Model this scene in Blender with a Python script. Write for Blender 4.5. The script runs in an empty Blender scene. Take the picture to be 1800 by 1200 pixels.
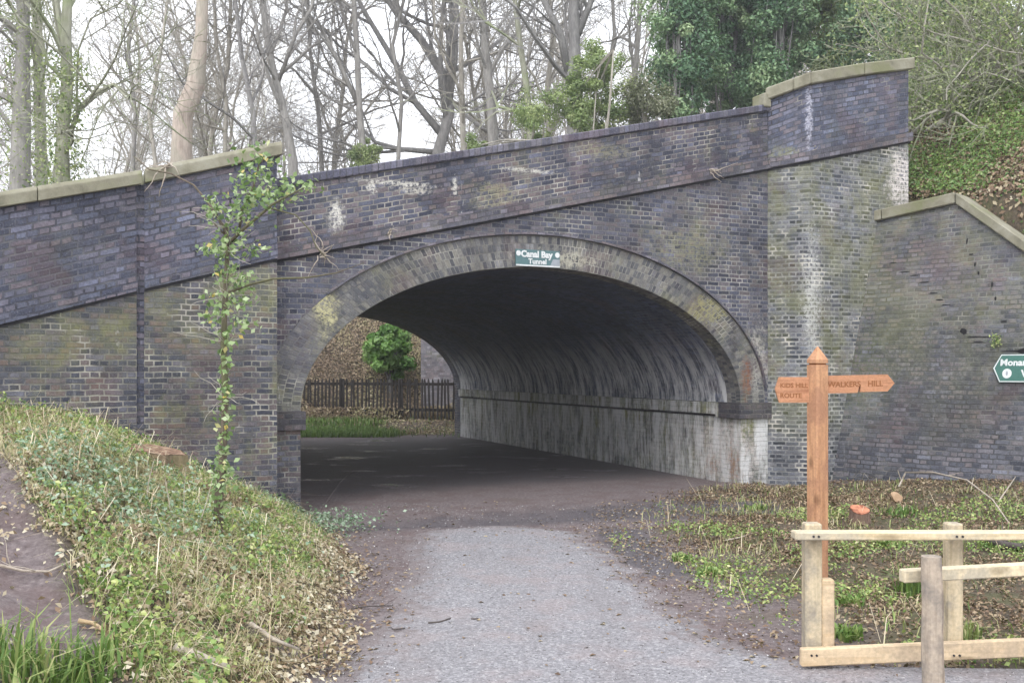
import bpy, math, random
import numpy as np
from mathutils import Vector, Matrix
R = math.radians
scene = bpy.context.scene
# ------------------------------------------------------------------ camera
F = 1650.0                       # focal length in pixels of the 1800 px wide photograph
EYE = 1.6
cam_d = bpy.data.cameras.new('camera'); cam = bpy.data.objects.new('camera', cam_d)
scene.collection.objects.link(cam); scene.camera = cam
cam.location = (0, 0, EYE); cam.rotation_euler = (R(90), 0, 0)
cam_d.sensor_width = 36; cam_d.lens = 36 * F / 1800; cam_d.shift_y = 50 / 1800
cam_d.clip_end = 3000
# ------------------------------------------------------------------ sky and sun (overcast)
world = bpy.data.worlds.new('World'); scene.world = world; world.use_nodes = True
wn, wl = world.node_tree.nodes, world.node_tree.links
bg = wn['Background']
sky = wn.new('ShaderNodeTexSky'); sky.sky_type = 'NISHITA'; sky.sun_disc = False
sky.sun_elevation = R(48); sky.sun_rotation = R(200); sky.air_density = 1.0; sky.dust_density = 2.0
hsv = wn.new('ShaderNodeHueSaturation'); hsv.inputs['Saturation'].default_value = 0.25
wl.new(sky.outputs[0], hsv.inputs['Color'])
cl = wn.new('ShaderNodeMixRGB'); cl.inputs[0].default_value = 0.8           # cloud cover
ctex = wn.new('ShaderNodeTexNoise'); ctex.inputs['Scale'].default_value = 2.2; ctex.inputs['Detail'].default_value = 4
cr = wn.new('ShaderNodeValToRGB')
cr.color_ramp.elements[0].position = .3; cr.color_ramp.elements[0].color = (12.5, 12.9, 14.0, 1)
cr.color_ramp.elements[1].position = .7; cr.color_ramp.elements[1].color = (15.5, 15.8, 16.6, 1)
tc = wn.new('ShaderNodeTexCoord'); wl.new(tc.outputs['Generated'], ctex.inputs['Vector'])
wl.new(ctex.outputs[0], cr.inputs[0]); wl.new(hsv.outputs[0], cl.inputs[1]); wl.new(cr.outputs[0], cl.inputs[2])
wl.new(cl.outputs[0], bg.inputs['Color']); bg.inputs['Strength'].default_value = 0.1
sun_d = bpy.data.lights.new('sun', 'SUN'); sun = bpy.data.objects.new('sun', sun_d); scene.collection.objects.link(sun)
sun_d.energy = 0.9; sun_d.angle = R(25); sun_d.color = (1, .97, .92)
sun.rotation_euler = (R(42), 0, R(-20))
scene.view_settings.view_transform = 'Standard'; scene.view_settings.look = 'None'
scene.view_settings.exposure = 0.76; scene.view_settings.gamma = 1

COL = scene.collection
# ------------------------------------------------------------------ helpers
class MB:
    def __init__(s): s.v = []; s.f = []; s.uv = []
    def poly(s, pts, uvs=None):
        b = len(s.v); s.v += [tuple(p) for p in pts]; s.f.append(list(range(b, b + len(pts))))
        s.uv += list(uvs) if uvs is not None else [(p[0] + p[1], p[2]) for p in pts]
    def box(s, c, h, ax=None):
        ax = ax or ((1, 0, 0), (0, 1, 0), (0, 0, 1)); c = Vector(c); A = [Vector(a) * k for a, k in zip(ax, h)]
        for i in range(3):
            j, k = (i + 1) % 3, (i + 2) % 3
            for sg in (-1, 1):
                q = [c + A[i] * sg + A[j] * a * sg + A[k] * b for a, b in ((-1, -1), (1, -1), (1, 1), (-1, 1))]
                s.poly(q, [(p.dot(A[j].normalized()), p.dot(A[k].normalized())) for p in q])
    def tube(s, pts, rad, n=6, cap=True):
        pts = [Vector(p) for p in pts]; up = Vector((.13, .21, 1)); base = len(s.v); L = 0
        prev = None
        for i, p in enumerate(pts):
            t = (pts[min(i + 1, len(pts) - 1)] - pts[max(i - 1, 0)]).normalized()
            a = t.cross(up) if prev is None else (prev - t * prev.dot(t))
            if a.length < 1e-4: a = t.cross(Vector((1, 0, 0)))
            a.normalize(); prev = a; b = t.cross(a)
            r = rad[i] if hasattr(rad, '__len__') else rad
            for k in range(n):
                th = 2 * math.pi * k / n
                s.v.append(tuple(p + (a * math.cos(th) + b * math.sin(th)) * r))
        for i in range(len(pts) - 1):
            for k in range(n):
                q = [base + i * n + k, base + i * n + (k + 1) % n, base + (i + 1) * n + (k + 1) % n, base + (i + 1) * n + k]
                s.f.append(q); s.uv += [(k / n, i), ((k + 1) / n, i), ((k + 1) / n, i + 1), (k / n, i + 1)]
        if cap:
            for o, rv in ((base, True), (base + (len(pts) - 1) * n, False)):
                q = [o + k for k in range(n)]
                if rv: q.reverse()
                s.f.append(q); s.uv += [(0, 0)] * n
    def build(s, name, mat, parent=None, smooth=False, bevel=0):
        me = bpy.data.meshes.new(name); off = Vector(parent['_w']) if parent is not None else Vector((0, 0, 0))
        me.from_pydata([(v[0] - off.x, v[1] - off.y, v[2] - off.z) for v in s.v], [], s.f)
        ul = me.uv_layers.new(name='UVMap'); ul.data.foreach_set('uv', np.array(s.uv, dtype=np.float32).ravel())
        me.materials.append(mat)
        if smooth: me.polygons.foreach_set('use_smooth', [True] * len(me.polygons))
        me.update()
        o = bpy.data.objects.new(name, me); COL.objects.link(o)
        o['_w'] = tuple(off)
        if parent is not None: o.parent = parent; 
        if parent is not None and parent.type == 'MESH': pass
        if bevel:
            import bmesh
            bm = bmesh.new(); bm.from_mesh(me); bmesh.ops.remove_doubles(bm, verts=bm.verts, dist=1e-5)
            bmesh.ops.bevel(bm, geom=[e for e in bm.edges if e.is_manifold and e.calc_face_angle(0) > .5], offset=bevel, segments=1, affect='EDGES')
            bm.to_mesh(me); bm.free()
        return o
def tag(o, label=None, cat=None, group=None, kind=None):
    if label: o['label'] = label
    if cat: o['category'] = cat
    if group: o['group'] = group
    if kind: o['kind'] = kind
    return o
def thing(name, loc, label, cat, group=None):
    o = bpy.data.objects.new(name, None); COL.objects.link(o); o.location = loc; o['_w'] = tuple(loc)
    o.empty_display_size = .2
    return tag(o, label, cat, group)
def np_mesh(name, V, Fq, mat, val=None, parent=None, smooth=False):
    """V (n,3), Fq (m,4 or 3), val per-vertex float attribute"""
    me = bpy.data.meshes.new(name); off = Vector(parent['_w']) if parent is not None else Vector((0, 0, 0))
    V = np.asarray(V, dtype=np.float32) - np.array(off, dtype=np.float32); k = Fq.shape[1]
    me.vertices.add(len(V)); me.vertices.foreach_set('co', V.ravel())
    me.loops.add(Fq.size); me.loops.foreach_set('vertex_index', Fq.astype(np.int32).ravel())
    me.polygons.add(len(Fq)); me.polygons.foreach_set('loop_start', np.arange(0, Fq.size, k, dtype=np.int32))
    me.polygons.foreach_set('loop_total', np.full(len(Fq), k, dtype=np.int32))
    if smooth: me.polygons.foreach_set('use_smooth', np.ones(len(Fq), dtype=bool))
    me.update(calc_edges=True)
    if val is not None:
        vals = val if isinstance(val, dict) else {'v': val}
        for kk, vv in vals.items():
            a = me.attributes.new(kk, 'FLOAT', 'POINT'); a.data.foreach_set('value', np.asarray(vv, dtype=np.float32))
    me.materials.append(mat)
    o = bpy.data.objects.new(name, me); COL.objects.link(o); o['_w'] = tuple(off)
    if parent is not None: o.parent = parent
    return o
def vnoise(x, y, seed=0, z=None):
    x = np.asarray(x, float); y = np.asarray(y, float)
    xi = np.floor(x).astype(np.int64); yi = np.floor(y).astype(np.int64); fx = x - xi; fy = y - yi
    fx = fx * fx * (3 - 2 * fx); fy = fy * fy * (3 - 2 * fy)
    def h(a, b):
        q = (a * 374761393 + b * 668265263 + seed * 974711) & 0xffffffff
        q = ((q ^ (q >> 13)) * 1274126177) & 0xffffffff
        return ((q ^ (q >> 16)) & 0xffff) / 65535.0
    return (h(xi, yi) * (1 - fx) + h(xi + 1, yi) * fx) * (1 - fy) + (h(xi, yi + 1) * (1 - fx) + h(xi + 1, yi + 1) * fx) * fy
def fbm(x, y, seed=0, o=3):
    r = 0; a = .5
    for i in range(o): r = r + a * vnoise(np.asarray(x) * 2 ** i, np.asarray(y) * 2 ** i, seed + i); a *= .5
    return r / (1 - .5 ** o)
def sstep(a, b, x):
    t = np.clip((np.asarray(x, float) - a) / (b - a), 0, 1); return t * t * (3 - 2 * t)

# ------------------------------------------------------------------ node helper
class NT:
    def __init__(s, name):
        s.m = bpy.data.materials.new(name); s.m.use_nodes = True; s.t = s.m.node_tree
        s.b = s.t.nodes['Principled BSDF']; s.out = s.t.nodes['Material Output']
    def n(s, typ, ins=None, **kw):
        nd = s.t.nodes.new(typ)
        for k, v in kw.items(): setattr(nd, k, v)
        for k, v in (ins or {}).items(): s.set(nd.inputs[k], v)
        return nd
    def set(s, sock, v):
        if isinstance(v, bpy.types.NodeSocket): s.t.links.new(v, sock)
        elif isinstance(v, bpy.types.Node): s.t.links.new(v.outputs[0], sock)
        elif isinstance(v, (tuple, list)) and len(v) == 3 and sock.type == 'RGBA': sock.default_value = (*v, 1)
        else: sock.default_value = v
    def noise(s, vec, scale, detail=3, rough=.55, dist=0):
        return s.n('ShaderNodeTexNoise', {'Vector': vec, 'Scale': scale, 'Detail': detail, 'Roughness': rough, 'Distortion': dist}).outputs[0]
    def ramp(s, fac, stops):
        r = s.n('ShaderNodeValToRGB', {'Fac': fac}); e = r.color_ramp.elements
        while len(e) < len(stops): e.new(.5)
        for i, (p, c) in enumerate(stops):
            e[i].position = p; e[i].color = (*c, 1) if isinstance(c, (tuple, list)) else (c, c, c, 1)
        return r.outputs[0]
    def mix(s, fac, a, b, mode='MIX'):
        return s.n('ShaderNodeMixRGB', {0: fac, 1: a, 2: b}, blend_type=mode).outputs[0]
    def math(s, op, a, b=0., clamp=False):
        return s.n('ShaderNodeMath', {0: a, 1: b}, operation=op, use_clamp=clamp).outputs[0]
    def smooth(s, v, a, b):
        return s.n('ShaderNodeMapRange', {'Value': v, 'From Min': a, 'From Max': b}, interpolation_type='SMOOTHSTEP').outputs[0]
    def mapping(s, vec, scale, loc=(0, 0, 0), rot=(0, 0, 0)):
        return s.n('ShaderNodeMapping', {'Vector': vec, 'Scale': Vector(scale), 'Location': Vector(loc), 'Rotation': Vector(rot)}).outputs[0]
    def pos(s): return s.n('ShaderNodeNewGeometry').outputs['Position']
    def uv(s): return s.n('ShaderNodeTexCoord').outputs['UV']
    def bump(s, h, strength=.5, dist=.01, normal=None):
        ins = {'Height': h, 'Strength': strength, 'Distance': dist}
        if normal is not None: ins['Normal'] = normal
        return s.n('ShaderNodeBump', ins).outputs[0]

def brick_mat(name, c1=(.13, .125, .17), c2=(.075, .07, .10), c3=(.17, .11, .11), mortar=(.28, .27, .25), mdark=(.05, .05, .06), mdark_amt=.5,
              algae=.35, white=.25, spots=(), bw=.20, rh=.066, squash=.5, msize=.008, bump=.6, offset=.5, tint=None, streak=0, zalgae=None, rough=.72, coat=None):
    T = NT(name); uv = T.uv(); pos = T.pos()
    wob = T.n('ShaderNodeTexNoise', {'Vector': pos, 'Scale': 6., 'Detail': 2.}).outputs['Color']
    wv = T.n('ShaderNodeVectorMath', {0: wob, 1: (.5, .5, .5)}, operation='SUBTRACT').outputs[0]
    wv = T.n('ShaderNodeVectorMath', {0: wv, 'Scale': .022}, operation='SCALE').outputs[0]
    uvw = T.n('ShaderNodeVectorMath', {0: uv, 1: wv}, operation='ADD').outputs[0]
    br = T.n('ShaderNodeTexBrick', {'Vector': uvw, 'Color1': (0, 0, 0), 'Color2': (1, 1, 1), 'Mortar': (.5, .5, .5), 'Scale': 1.0, 'Mortar Size': msize,
             'Mortar Smooth': .35, 'Bias': 0., 'Brick Width': bw, 'Row Height': rh}, offset=offset, squash=squash, squash_frequency=2)
    rnd = br.outputs['Color']; mo = br.outputs['Fac']
    col = T.ramp(rnd, [(0, c2), (.45, c1), (.8, c3), (1, tuple(min(1, x * 1.5) for x in c1))])
    big = T.noise(pos, .9, 4); fine = T.noise(pos, 38, 3, .7); mid = T.noise(pos, 4.5, 4, .6)
    col = T.mix(1, col, T.ramp(big, [(.3, .72), (.7, 1.35)]), 'MULTIPLY')
    col = T.mix(1, col, T.ramp(fine, [(.25, .62), (.75, 1.4)]), 'MULTIPLY')
    soot_shade = T.smooth(T.noise(pos, 2.6, 7, .72), .44, .66)
    col = T.mix(T.math('MULTIPLY', soot_shade, .5), col, (.055, .053, .068))
    grit = T.smooth(T.noise(pos, 75, 2, .6), .58, .72)
    col = T.mix(T.math('MULTIPLY', grit, .28), col, (.42, .41, .42))
    # rusty patches of red brick
    col = T.mix(T.math('MULTIPLY', T.smooth(T.noise(pos, 1.7, 3), .55, .68), .45), col, T.mix(.5, col, (.17, .085, .07)))
    dk = T.smooth(T.noise(pos, 1.1, 4, .6), .42, .58)
    mc = T.mix(T.math('MULTIPLY', dk, mdark_amt * 1.6, True), mortar, mdark)
    mc = T.mix(1, mc, T.ramp(mid, [(.3, .6), (.7, 1.3)]), 'MULTIPLY')
    mfade = T.ramp(T.noise(pos, 3.6, 8, .8), [(.38, .1), (.62, 1.)])
    col = T.mix(T.math('MULTIPLY', mo, mfade), col, mc)
    # algae
    if algae > 0:
        an = T.noise(pos, 1.6, 8, .75, .2)
        fac = T.math('MULTIPLY', T.smooth(an, .5, .74), algae)
        if zalgae:
            z = T.n('ShaderNodeSeparateXYZ', {0: pos}).outputs[2]
            fac = T.math('ADD', fac, T.math('MULTIPLY', T.smooth(z, zalgae[1], zalgae[0]), T.math('MULTIPLY', T.smooth(an, .38, .6), zalgae[2])), True)
        col = T.mix(fac, col, T.mix(mid, (.12, .135, .04), (.36, .35, .15)))
    # white lime: short vertical runs and dabs along joints
    if white > 0:
        sv = T.mapping(pos, (5, 5, .9)); w = T.smooth(T.noise(sv, 1.6, 5, .7), .60, .68)
        w2 = T.smooth(T.noise(pos, .8, 3), .46, .62); w3 = T.smooth(T.noise(pos, 14, 3, .7), .42, .6)
        fac = T.math('MULTIPLY', T.math('MULTIPLY', w, w2), T.math('MULTIPLY', w3, white), True)
        col = T.mix(fac, col, (.62, .6, .58))
        fac2 = T.math('MULTIPLY', T.math('MULTIPLY', mo, T.smooth(T.noise(pos, 2.3, 4, .6), .54, .66)), white * .9, True)
        col = T.mix(fac2, col, (.55, .52, .46))
    if streak:
        sv = T.mapping(uv, (7, .5, 1)); w = T.smooth(T.noise(sv, 1.5, 5, .7), .48, .66)
        zz_ = T.n('ShaderNodeSeparateXYZ', {0: pos}).outputs[2]
        col = T.mix(T.math('MULTIPLY', T.math('MULTIPLY', w, T.smooth(zz_, 2.5, 1.1)), streak), col, (.5, .5, .54))
        w = T.smooth(T.noise(T.mapping(uv, (9, .35, 1), (3, 9, 0)), 1.2, 5, .7), .5, .7)
        col = T.mix(T.math('MULTIPLY', w, streak * .9), col, (.03, .032, .045))
    for (c, rad, sc, amt, nscale) in spots:      # stains with a place and a shape of their own
        dv = T.n('ShaderNodeVectorMath', {0: pos, 1: c}, operation='SUBTRACT').outputs[0]
        dv = T.n('ShaderNodeVectorMath', {0: dv, 1: tuple(1 / r for r in rad)}, operation='MULTIPLY').outputs[0]
        L = T.n('ShaderNodeVectorMath', {0: dv}, operation='LENGTH').outputs['Value']
        nz = T.noise(pos, nscale * 1.6, 6, .8)
        e = T.math('ADD', L, T.math('ADD', T.math('MULTIPLY', T.math('SUBTRACT', nz, .5), 2.6), T.math('MULTIPLY', mo, .25)))
        brk = T.math('ADD', T.smooth(T.noise(pos, 22, 5, .75), .40, .60), T.math('MULTIPLY', mo, .5), True)
        col = T.mix(T.math('MULTIPLY', T.math('MULTIPLY', T.smooth(e, 1.25, .5), brk), amt), col, T.mix(mid, sc, tuple(min(1, x * 1.3) for x in sc)))
    if streak:
        z = T.n('ShaderNodeSeparateXYZ', {0: pos}).outputs[2]; w = T.smooth(T.noise(T.mapping(uv, (4, .7, 1), (5, 2, 0)), 1.3, 8, .8), .42, .58)
        col = T.mix(T.math('MULTIPLY', T.math('MULTIPLY', w, T.smooth(z, 2.35, 1.3)), min(1, streak * 1.15)), col, (.7, .7, .7))
    if tint: col = T.mix(1, col, tint, 'MULTIPLY')
    T.set(T.b.inputs['Base Color'], col)
    T.set(T.b.inputs['Roughness'], T.ramp(fine, [(.3, rough - .15), (.7, rough + .15)]))
    T.b.inputs['Specular IOR Level'].default_value = .35
    h = T.math('ADD', T.math('MULTIPLY', mo, -1.), T.math('MULTIPLY', T.math('ADD', fine, T.math('MULTIPLY', rnd, .5)), .6))
    T.set(T.b.inputs['Normal'], T.bump(h, min(1., bump * 1.4), .015))
    return T.m

def plain_mat(name, stops, scale=8, vec=None, rough=.85, bumps=.4, bd=.01, spec=.3, detail=5, vscale=(1, 1, 1), second=None):
    T = NT(name); pos = T.mapping(T.pos(), vscale)
    nz = T.noise(pos, scale, detail, .65)
    col = T.ramp(nz, stops)
    if second:
        (sc2, lo, hi, c2, amt) = second
        col = T.mix(T.math('MULTIPLY', T.smooth(T.noise(T.pos(), sc2, 4, .6), lo, hi), amt), col, c2)
    T.set(T.b.inputs['Base Color'], col); T.b.inputs['Roughness'].default_value = rough
    T.b.inputs['Specular IOR Level'].default_value = spec
    T.set(T.b.inputs['Normal'], T.bump(T.noise(pos, scale * 3, 4, .7), bumps, bd))
    return T.m

def leaf_mat(name, stops, rough=.5, trans=.25, spec=.4):
    T = NT(name); a = T.n('ShaderNodeAttribute', attribute_name='v').outputs['Fac']
    col = T.ramp(a, stops)
    T.set(T.b.inputs['Base Color'], col); T.b.inputs['Roughness'].default_value = rough
    T.b.inputs['Specular IOR Level'].default_value = spec
    tr = T.n('ShaderNodeBsdfTranslucent', {'Color': T.mix(.5, col, (.2, .3, .05))})
    mx = T.n('ShaderNodeMixShader', {0: trans, 1: T.b.outputs[0], 2: tr.outputs[0]})
    T.t.links.new(mx.outputs[0], T.out.inputs[0]); return T.m

def wood_mat(name, base, dark, axis='z', knots=.5, scale=1., weather=None):
    T = NT(name); pos = T.pos()
    vs = {'z': (14, 14, .9), 'x': (.9, 14, 14), 'y': (14, .9, 14)}[axis]
    v = T.mapping(pos, tuple(k * scale for k in vs))
    g = T.noise(v, 2.2, 5, .65, .6)
    col = T.ramp(g, [(.25, dark), (.5, base), (.8, tuple(min(1, c * 1.18) for c in base))])
    ks = {'z': (5, 5, 2.2), 'x': (1.6, 6, 6), 'y': (5, 2, 5)}[axis]
    k = T.n('ShaderNodeTexVoronoi', {'Vector': T.mapping(pos, ks), 'Scale': 1.7}).outputs['Distance']
    col = T.mix(T.math('MULTIPLY', T.smooth(k, .3, .1), knots), col, tuple(c * .35 for c in dark))
    if weather: col = T.mix(T.smooth(T.noise(T.mapping(pos, (1, 1, 1)), 3.5, 5, .7), .42, .62), col, weather)
    col = T.mix(1, col, T.ramp(T.noise(pos, 60, 3), [(.3, .85), (.7, 1.1)]), 'MULTIPLY')
    T.set(T.b.inputs['Base Color'], col); T.b.inputs['Roughness'].default_value = .75
    T.b.inputs['Specular IOR Level'].default_value = .25
    T.set(T.b.inputs['Normal'], T.bump(g, .35, .004)); return T.m

def bark_mat(name, c1, c2, green=None, gamt=.5, scale=5):
    T = NT(name); pos = T.pos(); v = T.mapping(pos, (1, 1, .25))
    g = T.noise(v, scale * 2, 5, .7)
    col = T.ramp(g, [(.3, c1), (.7, c2)])
    if green: col = T.mix(T.math('MULTIPLY', T.smooth(T.noise(pos, 1.2, 4), .45, .62), gamt), col, green)
    T.set(T.b.inputs['Base Color'], col); T.b.inputs['Roughness'].default_value = .9
    T.set(T.b.inputs['Normal'], T.bump(g, .6, .03)); return T.m

# ------------------------------------------------------------------ geometry of the place
TH = R(24.6)
P0 = np.array([3.15, 13.0]); D = np.array([math.cos(TH), math.sin(TH)]); N = np.array([math.sin(TH), -math.cos(TH)])
LEN = 10.6                                             # depth of the bridge
SC, A_IN, B_IN, Z0 = -3.02, 3.04, 1.74, 1.14           # ellipse of the arch
A_EX, B_EX = 3.46, 2.14
def line_z(s): return 2.813 + .2365 * (s + 6.32)       # string course, follows the road's gradient
def top_z(s): return 3.81 + .2385 * (s + 5.86)
class Plane:
    def __init__(s, p, d, n): s.p = np.array(p, float); s.d = np.array(d, float); s.n = np.array(n, float)
    def P(s, u, z, off=0): q = s.p + s.d * u + s.n * off; return (q[0], q[1], z)
    def hit(s, px, py, off=0):
        P = s.p + s.n * off; t = (px - 900) / F; u = (t * P[1] - P[0]) / (s.d[0] - t * s.d[1]); Y = P[1] + s.d[1] * u
        return u, EYE + (650 - py) / F * Y
    def z_at(s, u, py, off=0): P = s.p + s.n * off; return EYE + (650 - py) / F * (P[1] + s.d[1] * u)
FACE = Plane(P0, D, N)
def extr(mb, pl, poly, o1, o0, slope=0., flip=False):
    """polygon (u,z) on plane pl, from offset o0 (back) to o1 (front)"""
    uv = [(u, z - slope * u) for u, z in poly]
    area = sum(poly[i][0] * poly[(i + 1) % len(poly)][1] - poly[(i + 1) % len(poly)][0] * poly[i][1] for i in range(len(poly)))
    if area < 0: poly = poly[::-1]; uv = uv[::-1]
    mb.poly([pl.P(u, z, o1) for u, z in poly], uv)
    mb.poly([pl.P(u, z, o0) for u, z in reversed(poly)], list(reversed(uv)))
    for i in range(len(poly)):
        (u0, z0), (u1, z1) = poly[i], poly[(i + 1) % len(poly)]
        q = [pl.P(u0, z0, o1), pl.P(u0, z0, o0), pl.P(u1, z1, o0), pl.P(u1, z1, o1)]
        if abs(u1 - u0) < .3 * abs(z1 - z0): w = [(o1, z0), (o0, z0), (o0, z1), (o1, z1)]
        else: w = [(u0, o1), (u0, o0), (u1, o0), (u1, o1)]
        mb.poly(q, w)
# left wing wall plane: starts at the joint at px 255 on the pilaster face (u = -7.70), turns toward the viewer
PIL_OFF = .25
pj = FACE.p + FACE.d * -7.73 + FACE.n * PIL_OFF
aW = R(38); LW = Plane(pj, (math.cos(aW), math.sin(aW)), (math.sin(aW), -math.cos(aW)))
# right pier (two facets) and right wing (battered)
PA = np.array([3.6, 13.2]); PB = np.array([4.12, 13.0]); PC = np.array([5.82, 13.78])
RWd = np.array([.69, -.724]); RWd /= np.linalg.norm(RWd); RWb = np.array([-RWd[1], RWd[0]])
if RWb[1] < 0: RWb = -RWb
RW0 = np.array([4.51, 13.18]); KB = .22
def rw(u, z, off=0):
    q = RW0 + RWd * u + RWb * (KB * (z - .17) - off); return (q[0], q[1], z)
def rw_hit(px, py):
    tx = (px - 900) / F; tz = (650 - py) / F
    # unknown u, Y : X = tx Y, z = EYE + tz Y
    A = np.array([[RWd[0], RWb[0] * KB * tz - tx], [RWd[1], RWb[1] * KB * tz - 1]])
    b = np.array([-RW0[0] - RWb[0] * KB * (EYE - .17), -RW0[1] - RWb[1] * KB * (EYE - .17)])
    u, Y = np.linalg.solve(A, b); return u, EYE + tz * Y

# ------------------------------------------------------------------ ground height
_ly = [-20, 0, 4.8, 5.5, 6.1, 7.5, 8.5, 9.3, 9.8, 10.6, 12]
_lx = [-.8, -.75, -.92, -.95, -.98, -1.16, -1.5, -1.9, -2.14, -2.5, -2.5]
_ry = [-20, 4.95, 5.0, 5.4, 6.44, 8, 9.4, 11, 13, 16]
_rx = [6, 5.5, 1.6, 1.45, 1.2, .98, .9, 1.3, 2.0, 2.6]
def XL(y): return np.interp(y, _ly, _lx)
def XR(y): return np.interp(y, _ry, _rx)
def wall_depth(x, y):
    """distance behind the front line of walls (positive behind)"""
    t = (x - P0[0]) * -N[0] + (y - P0[1]) * -N[1]; s = (x - P0[0]) * D[0] + (y - P0[1]) * D[1]
    tl = -((x - LW.p[0]) * LW.n[0] + (y - LW.p[1]) * LW.n[1])
    uu = (x - RW0[0]) * RWd[0] + (y - RW0[1]) * RWd[1]
    r = (x - RW0[0]) * RWb[0] + (y - RW0[1]) * RWb[1] - KB * (np.interp(uu, [-2, .5, 1.85, 6, 12], [3.75, 3.78, 3.9, .9, .3]) - .17) + .05
    left = np.where(s < -7.7, tl, t + .0)
    right = np.where(s > .5, np.where(s > 2.2, r, np.minimum(t + .2, 9)), left)
    return right, s, t
def H(x, y):
    x = np.asarray(x, float); y = np.asarray(y, float)
    wd, s, t = wall_depth(x, y)
    d = np.maximum(0, XL(y) - x); near = sstep(-2, 3, y)
    hb = .45 * d * sstep(0, .5, d + .12) * near
    hb = np.where(hb > 1.0, 1.0 + (hb - 1.0) * .4, hb)
    # worn track on the bank
    tx = np.interp(y, [2, 3.4, 4.2, 5.2, 6.5, 8], [-1.45, -1.72, -2.3, -3.0, -3.95, -5.2])
    td = np.abs(x - tx); hb = hb - .13 * sstep(.5, .15, td) * (d > 0)
    hb = hb + ((fbm(x * 2.2, y * 2.2, 3) - .5) * .2 + (fbm(x * 6.5, y * 6.5, 13, 2) - .5) * .2) * sstep(.1, .6, d) * (.35 + .65 * sstep(.3, .7, td))
    dr = np.maximum(0, x - XR(y)); hr = .22 * sstep(1.6, 4.6, dr) + (fbm(x * 2.5, y * 2.5, 9) - .5) * .09 * sstep(.1, .8, dr)
    base = hb + hr + (fbm(x * .9, y * .9, 5) - .5) * .03
    # embankment behind the walls
    deck = np.clip(2.75 + .2365 * (np.clip(s, -30, 12) + 6.32), 1.0, 6.5)
    back_r = np.interp(s, [2.2, 3.5, 8], [3.8, 4.0, 4.0])
    rise = sstep(.25, .5, wd)
    corr = np.maximum(-6.06 - .35 - s, s - .35)          # distance outside tunnel corridor
    inside = sstep(0., .25, corr)
    hw = deck
    u_r = (x - RW0[0]) * RWd[0] + (y - RW0[1]) * RWd[1]
    wing_top = np.interp(u_r, [-2, .5, 1.85, 6, 12], [3.75, 3.78, 3.9, .9, .3])
    hright = wing_top - .02 + np.clip(wd - .35, 0, 20) * .75
    hright = np.minimum(hright, 6.5 + .1 * np.clip(wd, 0, 30))
    hw = np.where(s > 2.25, hright, hw)
    u_l = (x - LW.p[0]) * LW.d[0] + (y - LW.p[1]) * LW.d[1]
    hw = np.where(s < -7.7, np.clip(2.45 + .27 * u_l, .8, 3), hw)
    # far side
    tf = t - LEN
    far = np.minimum(np.maximum(hw - .9 * np.clip(tf, 0, 50), 0), .8 * np.clip(corr - .8, 0, 50))
    emb = np.where(tf > 0, far, hw * inside)
    ysl = 27.2 + .35 * (x + 6)
    cut = np.clip((y - ysl) * .85, 0, 4.2) + np.clip((y - ysl) * .02, 0, 4)
    verge = .18 * sstep(24.3, 25.6, y - .1 * (x + 6)) + (fbm(x * 2, y * 2, 21) - .5) * .25 * sstep(27, 29, y)
    emb = np.where(tf > 0, np.maximum(emb, cut + verge), emb)
    out = np.where(wd > 0.05, emb * rise + base * (1 - rise) * (t < .2), base)
    return out
def ground_hit(px, py, lo=2.5, hi=40):
    ys = np.linspace(lo, hi, 4000); xs = (px - 900) / F * ys; zs = EYE + (650 - py) / F * ys
    h = H(xs, ys); i = np.argmax(zs <= h)
    return Vector((xs[i], ys[i], h[i]))
def at(px, py, Y): return Vector(((px - 900) / F * Y, Y, EYE + (650 - py) / F * Y))

# ------------------------------------------------------------------ materials
def pt(px, py, off=0):
    u, z = FACE.hit(px, py, off); return FACE.P(u, z, off)
M = {}
M['face'] = brick_mat('brick_face', c1=(.085, .092, .13), c2=(.03, .033, .052), c3=(.14, .12, .125), mortar=(.38, .37, .34), bw=.178, rh=.0585, algae=.4, white=.35, mdark_amt=.35,
    spots=[(pt(1210, 440), (.7, .7, .35), (.26, .25, .14), .5, 3.), (pt(1330, 640), (.22, .4, .6), (.45, .43, .38), .7, 5.)])
M['parapet'] = brick_mat('brick_parapet', c1=(.085, .092, .132), c2=(.032, .036, .058), c3=(.15, .12, .12), mortar=(.40, .375, .33), bw=.18, rh=.060, algae=.35, white=.75, mdark_amt=.7,
    spots=[(pt(590, 380), (.10, .1, .2), (.62, .6, .55), .95, 9.), (pt(655, 330), (.07, .1, .08), (.62, .6, .55), .9, 9.), (pt(730, 335), (.25, .3, .05), (.6, .57, .5), .7, 12.), (pt(700, 322), (.5, .5, .035), (.62, .6, .54), .85, 14.), (pt(930, 300), (.4, .4, .03), (.6, .58, .52), .8, 14.), (pt(800, 325), (.04, .1, .12), (.62, .6, .54), .8, 14.), (pt(870, 345), (.35, .4, .2), (.3, .28, .17), .6, 5.), (pt(1060, 265), (.5, .5, .12), (.3, .28, .18), .5, 5.)])
M['blue'] = brick_mat('brick_blue', c1=(.10, .11, .158), c2=(.045, .05, .08), c3=(.15, .125, .145), mortar=(.12, .12, .13), mdark=(.03, .03, .04), mdark_amt=.9, algae=.12, white=.12, msize=.011)
M['lower'] = brick_mat('brick_lower', c1=(.09, .095, .12), c2=(.032, .036, .055), c3=(.15, .11, .10), mortar=(.36, .35, .29), bw=.178, rh=.0585, algae=.6, white=.6, mdark_amt=.45, zalgae=(2.3, 1.2, .3), msize=.009)
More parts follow.
